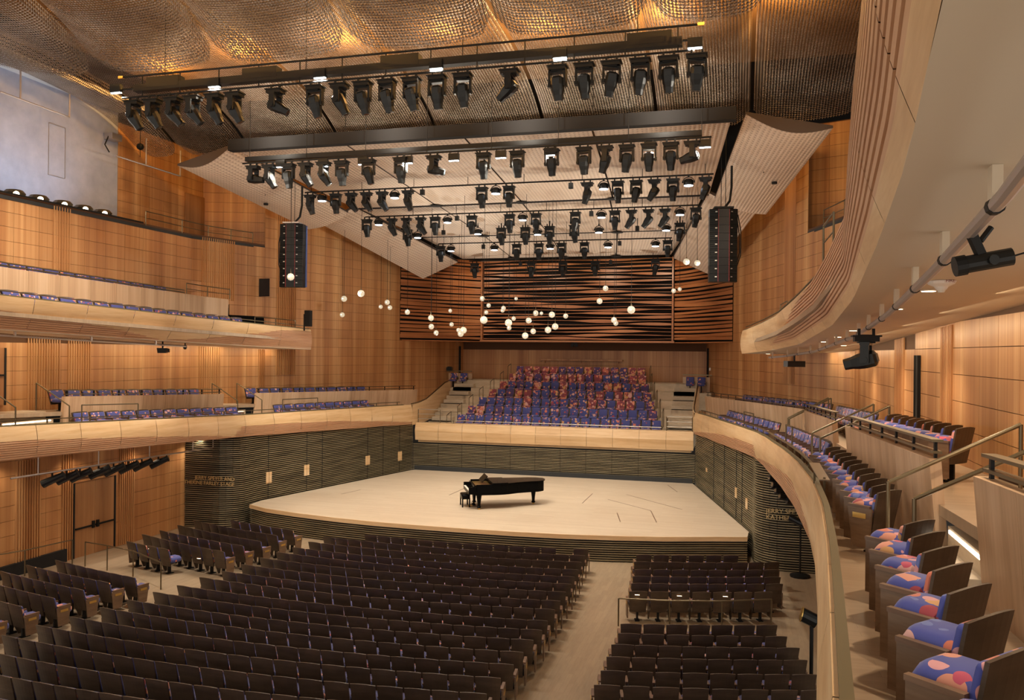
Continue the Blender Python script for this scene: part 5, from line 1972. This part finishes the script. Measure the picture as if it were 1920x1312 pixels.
t = thing('door_1', 'reddish double doors with black panic bars in the honey veneered wall', 'door')
t['kind'] = 'structure'
z0 = flo(-5.8)
door_leaf(t, -6.72, -5.80, z0, 2.62, -12.28, -1)
door_leaf(t, -5.80, -4.88, z0, 2.62, -12.28, -1)
MB().box((-12.30, -5.8, 2.66), (0.14, 2.02, 0.06)).build('door_head', M['wall'], t)
for y in (-6.76, -4.84):
    MB().box((-12.30, y, 1.33), (0.14, 0.06, 2.62)).build('door_jamb', M['void'], t)


def wall_door(n, s, px0, px1, pytop, pybot, X, label, bar=True, dark=False):
    a, b = at(px0, pybot, X=X), at(px1, pybot, X=X)
    zt = at((px0 + px1) / 2, pytop, X=X).z
    t = thing('door_%d' % n, label, 'door')
    t['kind'] = 'structure'
    y0, y1 = min(a.y, b.y), max(a.y, b.y)
    zb = (a.z + b.z) / 2
    d = MB().box((X, (y0 + y1) / 2, (zt + zb) / 2), (0.06, y1 - y0, zt - zb)).build('door_leaf', M['void'] if dark else M['doorwood'], t)
    yj = y1 if s < 0 else y1
    MB().box((X - s * 0.01, yj + 0.03, (zt + zb) / 2), (0.08, 0.07, zt - zb)).build('door_jamb', M['void'], t)
    if bar:
        MB().box((X - s * 0.06, (y0 + y1) / 2, zb + 0.95), (0.04, (y1 - y0) * 0.9, 0.05)).build('panic_bar', M['black'], d)
    return t


wall_door(2, -1, 424, 446, 664, 722, -12.97, 'tall wooden door with a black bar behind the upper seat row')
wall_door(3, -1, -12, 6, 652, 760, -13.02, 'wooden door with a black bar past the lit steps over the double doors')
wall_door(4, -1, 346, 385, 366, 440, -15.44, 'wooden door in the dim set-back wall above the parapet', bar=False)
wall_door(5, -1, 391, 415, 514, 552, -12.93, 'small wooden door at the end of the upper balcony back row', bar=False)
wall_door(6, 1, 1718, 1722, 666, 800, 13.04, 'narrow dark doorway slot in the veneered wall beside the angled chairs', bar=False, dark=True)
wall_door(7, 1, 1524, 1528, 668, 745, 12.95, 'narrow dark doorway slot in the veneered wall near the projector', bar=False, dark=True)
wall_door(8, 1, 1498, 1513, 508, 550, 12.95, 'dark small opening in the wall above the ribbed balcony front', bar=False, dark=True)
for s, px in ((-1, 863), (1, 1327)):
    p = at(px, 690, Y=19.6)
    t = thing('door_%d' % (9 if s < 0 else 10), 'tall black recess at the corner of the choir wall near the %s' % ('ledge box' if s < 0 else 'switch plate'), 'door')
    t['kind'] = 'structure'
    MB().box((p.x, 19.5, 6.6), (0.10, 0.12, 1.9)).build('recess_panel', M['void'], t)

# ================================================================ RAILINGS
def railing(label, pts, hgt, zf, name='guard_railing', mids=(), mt='rail', r=0.02, group=None, base=True):
    t = thing(name, label, 'railing', group=group)
    P = [Vector((x, y, zf(y))) for x, y in pts]
    for a, b in zip(P, P[1:]):
        MB().tube(a + Vector((0, 0, hgt)), b + Vector((0, 0, hgt)), r).build('top_rail', M[mt], t)
        for m_ in mids:
            MB().tube(a + Vector((0, 0, m_)), b + Vector((0, 0, m_)), r * 0.7).build('mid_rail', M[mt], t)
    for a in P:
        MB().tube(a, a + Vector((0, 0, hgt)), r).build('post', M[mt], t)
    return t


railing('long bronze aisle rail between the two seat blocks by the double doors', [(-11.1, -7.5), (-10.05, -7.72), (-8.75, -8.1), (-6.95, -9.1)], 0.80, flo)
railing('bronze rail beside the dark stair opening under the veneered wall', [(-12.4, -10.6), (-11.9, -9.1), (-11.75, -7.35)], 0.80, flo)
railing('short bronze rail behind the chairs with tiny back lamps', [(6.45, -8.35), (7.75, -8.15), (9.05, -7.75), (10.3, -7.15)], 0.72, flo)
MB().box((-12.2, -8.6, 0.25), (0.12, 2.9, 0.5)).build('stair_opening', M['void'], wl[-1, 0])
railing('bronze railing on the parapet before the dim set-back wall', [(-13.0, -2.45), (-13.0, -0.25), (-12.95, 1.45), (-12.6, 2.6), (-12.2, 3.7)], 0.55, lambda y: 12.02, mids=(0.28,))
railing('bronze railing on the parapet above the ribbed balcony front', [(13.0, -6.5), (13.0, -4.0), (13.0, -1.5), (12.9, 1.0), (12.4, 3.0)], 0.6, lambda y: 12.02, mids=(0.3,))
railing('bronze rail at the end of the upper balcony back row', [(-12.05, -1.2), (-12.0, 0.1), (-11.75, 1.3)], 0.42, lambda y: t2part(y), mids=(0.2,))
railing('bronze rail near the stage end of the upper balcony', [(-10.9, 1.9), (-10.55, 3.0), (-10.2, 4.1)], 0.75, lambda y: t2floor(y) + 0.1, mids=(0.35,))
railing('small bronze frame rail at the tip of the ribbed balcony', [(10.9, -1.6), (10.75, -0.4)], 0.70, lambda y: t2floor(y) + 0.35, mids=(0.35,))
railing('tall bronze frame rail on the ribbed balcony above the small window', [(11.1, -13.6), (11.05, -12.2)], 1.15, lambda y: t2floor(y) + 0.4, mids=(0.4, 0.8))
railing('bronze frame rail before the first blue chairs flanking the stage', [(t1x(2.3) * -1 - 0.35, 2.4), (t1x(4.5) * -1 - 0.35, 4.6)], 0.95, lambda y: t1floor(y), mids=(0.5,))
railing('bronze frame rail before the blue chairs over the double doors', [(-t1x(-8) - 0.35, -8.0), (-t1x(-5.5) - 0.35, -5.6)], 0.95, lambda y: t1floor(y), mids=(0.5,))
railing('small bronze frame rail among the blue chairs on the piano-tail side', [(t1x(1.5) + 0.3, 1.5), (t1x(3) + 0.3, 2.8)], 0.95, lambda y: t1floor(y), mids=(0.5,))
railing('small bronze frame rail before the dark side panels on the piano-tail side', [(t1x(-7.5) + 0.3, -7.6), (t1x(-6) + 0.3, -6.4)], 0.95, lambda y: t1floor(y), mids=(0.5,))
t = thing('sign_stand', 'bronze rail-end stand with a tilted metal plate beside the front', 'stand')
pS = atpl(1545, 962, 4.13, -0.038)
for dx, dy in ((0.0, 0.0), (-0.10, 0.55)):
    MB().bar((pS.x + dx, pS.y + dy, t1floor(pS.y)), (pS.x + dx, pS.y + dy, t1floor(pS.y) + 0.56), 0.035, 0.035).build('post', M['rail'], t)
MB().bar((pS.x, pS.y - 0.05, t1floor(pS.y) + 0.52), (pS.x - 0.10, pS.y + 0.6, t1floor(pS.y) + 0.70), 0.16, 0.02).build('plate', M['railbright'], t)
MB().bar((pS.x, pS.y, t1floor(pS.y) + 0.30), (pS.x - 0.10, pS.y + 0.55, t1floor(pS.y) + 0.30), 0.03, 0.03).build('cross_bar', M['rail'], t)

# ================================================================ FLOOD LAMPS ON THE PARAPET
for px, py in ((27, 353), (72, 364), (117, 377), (156, 388), (192, 399)):
    p = at(px, py, X=-13.42)
    t = thing('flood_lamp', 'domed black flood lamp on the parapet below the grey plaster wall', 'flood lamp', (-13.42, p.y, 12.05), 0, 'flood lamps along the parapet')
    MB().lathe([(0.05, 0.0), (0.30, 0.10), (0.34, 0.17), (0.25, 0.27), (0.10, 0.30)], 14).build('dome', M['rail'], t)
    MB().tube((0.18, -0.12, 0.13), (0.27, -0.18, 0.11), 0.09, 12).build('lens', M['warmlens'], t)
    MB().box((0, 0.35, 0.05), (0.08, 0.5, 0.04)).build('foot_bar', M['black'], t)
    lamp('SPOT', 'flood_beam', (-13.35, p.y, 12.4), 55, (0.72, 0.84, 1.0), 0.15, target=(-15.5, p.y - 0.3, 14.3), spot=120, blend=0.9)
MB().bar((-13.0, -11, 12.1), (-13.0, -2.6, 12.1), 0.05, 0.05).build('cable_rail', M['black'], wl[-1, 2])
# conduit rails and fittings high on the wall
t = thing('conduit_rail', 'pale tubular rail hung before the grey plaster wall', 'pipe')
a, b = at(0, 172, X=-14.6), at(130, 220, X=-14.6)
MB().tube(a, b, 0.035).build('tube', M['pipe'], t)
MB().tube((-14.6, at(38, 187, X=-14.6).y, at(38, 187, X=-14.6).z), (-14.6, at(38, 187, X=-14.6).y, 16.8), 0.03).build('hanger', M['pipe'], t)
MB().tube(b, (b.x, b.y, 16.6), 0.03).build('hanger', M['pipe'], t)
t = thing('conduit_rail', 'pale tubular rail hung before the dim veneered wall', 'pipe')
a, b = at(217, 292, X=-13.9), at(338, 330, X=-13.9)
MB().tube(a, b, 0.035).build('tube', M['pipe'], t)
for px, py in ((274, 310), (338, 330)):
    q = at(px, py, X=-13.9)
    MB().tube(q, (q.x, q.y, q.z + 1.1), 0.03).build('hanger', M['pipe'], t)
t = thing('junction_box', 'grey box with hanging cable at the corner of the plaster wall', 'box', at(212, 262, X=-15.27))
MB().box((0, 0, 0.1), (0.4, 0.55, 0.25)).build('housing', M['pipe'], t)
MB().path([(0, -0.25, 0.1), (0, -0.45, -0.3), (0, -0.2, -0.55)], 0.025).build('cable', M['black'], t)
q = at(263, 275, X=-14.0)
t = thing('hanging_sensor', 'small black ball sensor hung before the dim veneered wall', 'sensor', q)
MB().lathe([(0.02, -0.14), (0.12, -0.08), (0.15, 0.0), (0.12, 0.09), (0.03, 0.14)], 12).build('ball', M['black'], t)
MB().tube((0, 0, 0.14), (0, 0, 0.9), 0.012).build('wire', M['black'], t)
MB().tube((0, 0, -0.14), (0, 0, -0.42), 0.012).build('tail', M['black'], t)

# ================================================================ THINGS ON THE PIANO-BENCH SIDE
def wall3(px, py, s, off=0.0):
    x0, y0, x1, y1 = s * (11.95 - off), 4.3, s * (9.1 - off), 13.6
    v = ray(px, py)
    dx, dy = x1 - x0, y1 - y0
    t_ = ((x0 - CAM.x) * dy - (y0 - CAM.y) * dx) / (v.x * dy - v.y * dx)
    return CAM + v * t_


pm = wall3(490, 539, -1, 0.12)
t = thing('wall_monitor', 'flat black square monitor on the veneered wall near the loudspeaker column', 'monitor', pm, -math.atan2(2.85, 9.3) * 0 + 0.0)
MB().box((0, 0, 0), (0.82, 0.07, 0.82)).build('panel', M['screen'], t)
MB().box((0, 0.06, 0), (0.3, 0.10, 0.3)).build('bracket', M['black'], t)
ps = at(578, 610, Y=3.6)
t = thing('side_loudspeaker', 'slim black loudspeaker on a bracket at the tip of the upper balcony', 'loudspeaker', (ps.x, 3.6, t2top(3.6) - 0.1))
MB().box((0, 0, 0.55), (0.26, 0.25, 0.72)).build('cabinet', M['softblack'], t)
MB().bar((-0.2, 0, 0), (-0.2, 0, 0.75), 0.05, 0.05).build('bracket', M['black'], t)
MB().box((-0.14, 0, 0.45), (0.10, 0.06, 0.06)).build('arm', M['black'], t)
# projector and pipe under the upper balcony
t = thing('ceiling_pipe', 'pale tubular pipe under the upper balcony carrying the projector', 'pipe')
xs_ = lambda y: -(t2bx(y) + 0.35)
yy = frange(-13, -2.4, 1.5)
mb = MB()
mb.path([(xs_(y), y, t2bot(y) - 0.14) for y in yy], 0.035)
mb.build('tube', M['pipe'], t)
for y in yy[::2]:
    MB().bar((xs_(y), y, t2bot(y) - 0.14), (xs_(y), y, t2bot(y)), 0.06, 0.06).build('stanchion', M['pipe'], t)
pp = at(305, 657, X=-11.4)
t = thing('projector', 'black projector hung under the upper balcony on the pale pipe', 'projector', (-11.4, pp.y, pp.z), 0.5)
MB().box((0, 0, 0), (0.34, 0.50, 0.19), taper=0.85).build('body', M['softblack'], t)
MB().tube((0.17, 0.1, 0), (0.23, 0.1, 0), 0.07, 12).build('lens', M['lens'], t)
MB().tube((0, 0, 0.09), (0, 0, t2bot(pp.y) + 0.03 - pp.z), 0.03).build('mount', M['black'], t)
t = thing('stage_camera', 'small black robotic camera beside the projector', 'camera', (-11.35, at(347, 651, X=-11.35).y, at(347, 651, X=-11.35).z))
MB().lathe([(0.04, -0.08), (0.07, -0.03), (0.07, 0.05), (0.03, 0.09)], 10).build('body', M['softblack'], t)
MB().tube((0, 0, 0.08), (0, 0, 0.24), 0.02).build('mount', M['black'], t)

# row of stage lights on the pipe under the lower balcony
t = thing('lamp_pipe', 'short pipe under the lower balcony carrying cylindrical stage lights', 'lighting pipe')
XP = -11.0
pa, pb = at(20, 897, X=XP), at(405, 838, X=XP)
MB().tube(pa, pb, 0.03).build('pipe', M['pipe'], t)
for f in (0.1, 0.35, 0.6, 0.85, 0.98):
    q = pa.lerp(pb, f)
    MB().tube(q, (q.x, q.y, t1bot(q.y) + 0.1), 0.02).build('hanger', M['pipe'], t)
for i, (px, py) in enumerate(((98, 887), (125, 881), (150, 878), (185, 873), (213, 869), (240, 866), (266, 862), (297, 857))):
    q = at(px, py, X=XP)
    u = (q.y - pa.y) / (pb.y - pa.y)
    zp = pa.z + (pb.z - pa.z) * u
    l = thing('cylinder_spotlight', 'black cylindrical spotlight slung under the lower balcony above the double doors', 'spotlight', (XP, q.y, zp), 0, 'cylindrical spotlights above the double doors')
    d_ = (R0 * 0.88 + U0 * 0.42 + FW * 0.2).normalized()
    MB().tube(Vector((0, 0, -0.24)) - d_ * 0.30, Vector((0, 0, -0.24)) + d_ * 0.34, 0.13, 12, 0.10).build('barrel', M['softblack'], l)
    MB().tube(Vector((0, 0, -0.24)) + d_ * 0.34, Vector((0, 0, -0.24)) + d_ * 0.37, 0.12, 12).build('front_ring', M['black'], l)
    MB().bar((0, 0, 0), (0, 0, -0.24), 0.03, 0.05).build('hook_clamp', M['black'], l)
t = thing('hanging_loudspeaker', 'tall black loudspeaker at the corner of the louvred pier', 'loudspeaker', at(384, 890, X=-11.85))
MB().box((0, 0, 0.15), (0.26, 0.30, 1.05)).build('cabinet', M['softblack'], t)
MB().box((0, 0, 0.78), (0.5, 0.4, 0.18)).build('bracket', M['black'], t)
MB().tube((0, 0, 0.85), (0, 0, 1.3), 0.03).build('hanger', M['black'], t)

# ================================================================ UNDER THE NEAR UPPER BALCONY (pipe, downlights, fittings)
t = thing('ceiling_pipe', 'long curved satin aluminium pipe hung below the near painted soffit', 'pipe')
xs_ = lambda y: t2bx(y) + 0.42
zp_ = lambda y: t2bot(y) - 0.20
yy = frange(-28.5, 2.0, 0.7)
mb = MB()
mb.path([(xs_(y), y, zp_(y)) for y in yy], 0.038, 10)
mb.build('tube', M['pipe'], t)
for y in frange(-27.4, 1.6, 1.9):
    MB().bar((xs_(y), y, zp_(y)), (xs_(y), y, t2bot(y)), 0.05, 0.08).build('stanchion', M['soffit'], t)
    MB().tube((xs_(y), y - 0.03, zp_(y)), (xs_(y), y + 0.03, zp_(y)), 0.044, 10).build('collar', M['black'], t)


def on_soffit(px, py, drop=0.0):
    return atpl(px, py, 7.37 - drop, -0.031)


for i, (px, py) in enumerate(((1820, 487), (1741, 544), (1682, 578), (1600, 619), (1571, 631), (1545, 640), (1582, 647), (1440, 663))):
    q = on_soffit(px, py)
    l = thing('recessed_downlight', 'round recessed downlight glowing in the painted soffit', 'downlight', q, 0, 'downlights in the painted soffit')
    MB().lathe([(0.085, -0.012), (0.11, 0.0)], 16).build('trim_ring', M['white'], l)
    MB().lathe([(0.075, -0.016), (0.078, -0.010)], 16).build('lens', M['warmlens'], l)
def wall_fill_strip(x, y, sd):  # added fill light, no fixture belongs to it
    """fill strip under the soffit, added to brighten the veneered wall evenly"""
    d = bpy.data.lights.new('wall_fill', 'AREA')
    d.shape, d.size, d.size_y, d.energy, d.color = 'RECTANGLE', 0.05, 2.9, 13, (1.0, 0.76, 0.47)
    o = bpy.data.objects.new('wall_fill', d)
    COL.objects.link(o)
    o.location = (x, y, t2bot(y) - 0.05)
    o.rotation_euler = (0, sd * math.radians(-24), 0)


for y in (-20.5, -17.5, -14.5, -11.5, -8.5, -5.5, -2.5, 0.5):
    x = wallx(y) - 0.75
    wall_fill_strip(x, y, 1)
for y in (-25.5, -22.0, -18.5, -14.0, -9.5, -5.0):
    x = t2bx(y) + 0.95
    lamp('SPOT', 'soffit_downlight', (x, y, t2bot(y) - 0.03), 120, WARM, 0.06, spot=120, blend=0.7)
for y in (-11.5, -8.5, -5.5, -2.5, 0.5, 3.2):
    x = -(wallx(y) - 0.75)
    wall_fill_strip(x, y, -1)
    lamp('SPOT', 'soffit_downlight', (-(t2bx(y) + 0.9), y, t2bot(y) - 0.03), 30, WARM, 0.06, spot=120, blend=0.7)
    lamp('SPOT', 'under_tier_downlight', (-11.6, y - 1.5, t1bot(y) + 0.0), 45, WARM, 0.06, spot=130, blend=0.7)
q = on_soffit(1765, 527)
t = thing('smoke_detector', 'white smoke detector on the painted soffit', 'smoke detector', q)
MB().lathe([(0.05, -0.09), (0.07, -0.06), (0.13, -0.03), (0.15, 0.0)], 16).build('body', M['white'], t)
MB().lathe([(0.03, -0.12), (0.045, -0.09)], 12).build('sensor', M['ivory'], t)
cu = bpy.data.curves.new('fire_lettering', 'FONT')
cu.body = 'FIRE'
cu.size = 0.05
cu.materials.append(M['red'])
fo = bpy.data.objects.new('lettering', cu)
COL.objects.link(fo)
fo.parent = t
fo.location = (0.01, -0.145, -0.022)
fo.rotation_euler = (math.pi / 2 + 0.3, 0, 0)
bake_text(fo)
# fittings clamped to the pipe
def pipe_pt(px):
    best = None
    for y in frange(-28, 2, 0.1):
        q = Vector((xs_(y), y, zp_(y))) - CAM
        d = q.dot(FW)
        if d < 0.5:
            continue
        sx = PCX + FPX * q.dot(RV) / d
        if best is None or abs(sx - px) < best[0]:
            best = (abs(sx - px), y)
    y = best[1]
    return Vector((xs_(y), y, zp_(y)))


q = pipe_pt(1822)
t = thing('profile_spotlight', 'black spotlight clamped to the aluminium pipe under the near soffit', 'spotlight', q)
d_ = Vector((-0.82, -0.1, -0.22)).normalized()
d_ = (R0 * -0.95 + U0 * -0.18 + FW * 0.2).normalized()
c0 = Vector((0, 0, -0.17)) + R0 * 0.08
MB().tube(c0 - d_ * 0.15, c0 + d_ * 0.10, 0.052, 14).build('barrel', M['softblack'], t)
MB().tube(c0 + d_ * 0.10, c0 + d_ * 0.16, 0.060, 14).build('front_ring', M['black'], t)
MB().bar((0, 0, 0), c0, 0.04, 0.05).build('clamp', M['black'], t)
MB().tube(Vector((0, 0, -0.05)) + R0 * 0.06, Vector((0, 0, 0.03)) + R0 * 0.12, 0.018, 8).build('clamp_knob', M['black'], t)
MB().tube(c0 - d_ * 0.02 - FW * 0.07, c0 - d_ * 0.02 - FW * 0.052, 0.03, 10).build('tilt_knob', M['softblack'], t)
MB().path([c0 - d_ * 0.15, c0 - d_ * 0.4 + Vector((0, 0, 0.03)), c0 - d_ * 0.8 + Vector((0, 0, 0.12))], 0.006).build('cable', M['black'], t)
q = pipe_pt(1624)
t = thing('moving_head_light', 'black moving-head light slung from the aluminium pipe under the near soffit', 'stage light', (q.x, q.y, q.z - 0.165))
t.scale = (0.85,) * 3
link('base', BASE, t)
link('clamp', CLAMP, t)
link('yoke', YOKE, t, Matrix.Rotation(1.3, 4, 'Z'))
H = link('head', HEAD, t, Matrix.Translation((0, 0, -0.40)) @ Matrix.Rotation(math.radians(75), 4, 'Y') @ Matrix.Rotation(0.3, 4, 'X'))
link('lens', LENS, H)
q = pipe_pt(1490)
t = thing('projector', 'black projector hung from the aluminium pipe near the ribbed balcony tip', 'projector', (q.x, q.y, q.z - 0.30), 0.25)
MB().box((0, 0, 0), (0.56, 0.45, 0.19)).build('body', M['softblack'], t)
MB().tube((0.1, 0.22, 0), (0.1, 0.28, 0), 0.07, 12).build('lens', M['lens'], t)
MB().tube((0, 0, 0.09), (0, 0, 0.30), 0.03).build('mount', M['black'], t)

# lamps and a floor stand tucked under the near tier
q = at(1503, 1080, Z=0.02)
t = thing('floor_lamp_stand', 'black floor stand with a heavy base beside the louvred pier', 'stand', (q.x - 0.05, q.y, 0))
MB().lathe([(0.32, 0.0), (0.32, 0.06), (0.08, 0.12)], 14).build('base', M['black'], t)
MB().tube((0, 0, 0.1), (0, 0, 1.75), 0.03).build('pole', M['black'], t)
q2 = Vector((q.x - 0.05, q.y, 1.75))
t = thing('cylinder_spotlight', 'black cylindrical spotlight on top of the floor stand', 'spotlight', q2)
MB().tube((-0.34, 0.1, 0.14), (0.12, -0.02, -0.06), 0.12, 14).build('barrel', M['softblack'], t)
MB().box((0.0, 0, -0.02), (0.08, 0.08, 0.12)).build('yoke', M['black'], t)
for i, (px, py) in enumerate(((1452, 899), (1458, 912), (1464, 922), (1472, 933), (1486, 941))):
    Xc = 10.55
    q = at(px, py, X=10.45) if False else at(px, py, Y=-3.4 - 0.15 * i)
    l = thing('cylinder_spotlight', 'dark spotlight slung under the near tier beside the louvred pier', 'spotlight', q, 0, 'spotlights under the near tier')
    MB().tube((-0.16, -0.05, 0.05), (0.16, 0.05, -0.05), 0.10, 12).build('barrel', M['softblack'], l)
    MB().tube((-0.165, -0.05, 0.05), (-0.15, -0.045, 0.047), 0.085, 12).build('lens', M['lens'], l)
    MB().bar((0.02, 0, 0.05), (0.02, 0, max(0.2, t1bot(q.y) + 0.1 - q.z)), 0.03, 0.03).build('hanger', M['black'], l)
q = at(1522, 1160, X=11.0)
t = thing('copper_uplight', 'copper-rimmed black lamp standing on the floor behind the near tier', 'lamp', (q.x, q.y, flo(q.y)))
MB().tube((0, 0, 0.0), (0, 0, q.z - flo(q.y)), 0.04).build('post', M['black'], t)
MB().tube((-0.20, 0, q.z - flo(q.y) + 0.08), (0.10, 0, q.z - flo(q.y) - 0.05), 0.15, 14).build('barrel', M['softblack'], t)
MB().tube((-0.22, 0, q.z - flo(q.y) + 0.085), (-0.20, 0, q.z - flo(q.y) + 0.08), 0.165, 14).build('rim', M['brass'], t)

# small fittings round the choir
q = at(843, 691, Y=18.1)
t = thing('ledge_box', 'small black box on the ledge beside the choir steps', 'box', (q.x, 18.1, 6.05))
MB().box((0, 0, 0.10), (0.34, 0.25, 0.20)).build('body', M['softblack'], t)
MB().box((0, 0, 0.22), (0.22, 0.2, 0.04)).build('lid', M['black'], t)
q = at(1077, 647, Y=18.8)
t = thing('cue_lamp_pair', 'pair of small black cue lamps under the slatted screen', 'lamp', q)
for dx in (-0.13, 0.13):
    MB().box((dx, 0, 0), (0.17, 0.12, 0.19)).build('housing', M['black'], t)
MB().box((0, 0, (7.86 - q.z) / 2), (0.3, 0.06, 7.86 - q.z)).build('bracket', M['black'], t)
q = at(1331, 692, Y=17.5)
t = thing('switch_plate', 'white switch plate on the veneered wall by the choir corner', 'switch', q)
MB().box((0, 0, 0), (0.08, 0.02, 0.16)).build('plate', M['white'], t)
MB().box((0, -0.012, 0), (0.03, 0.01, 0.05)).build('rocker', M['ivory'], t)
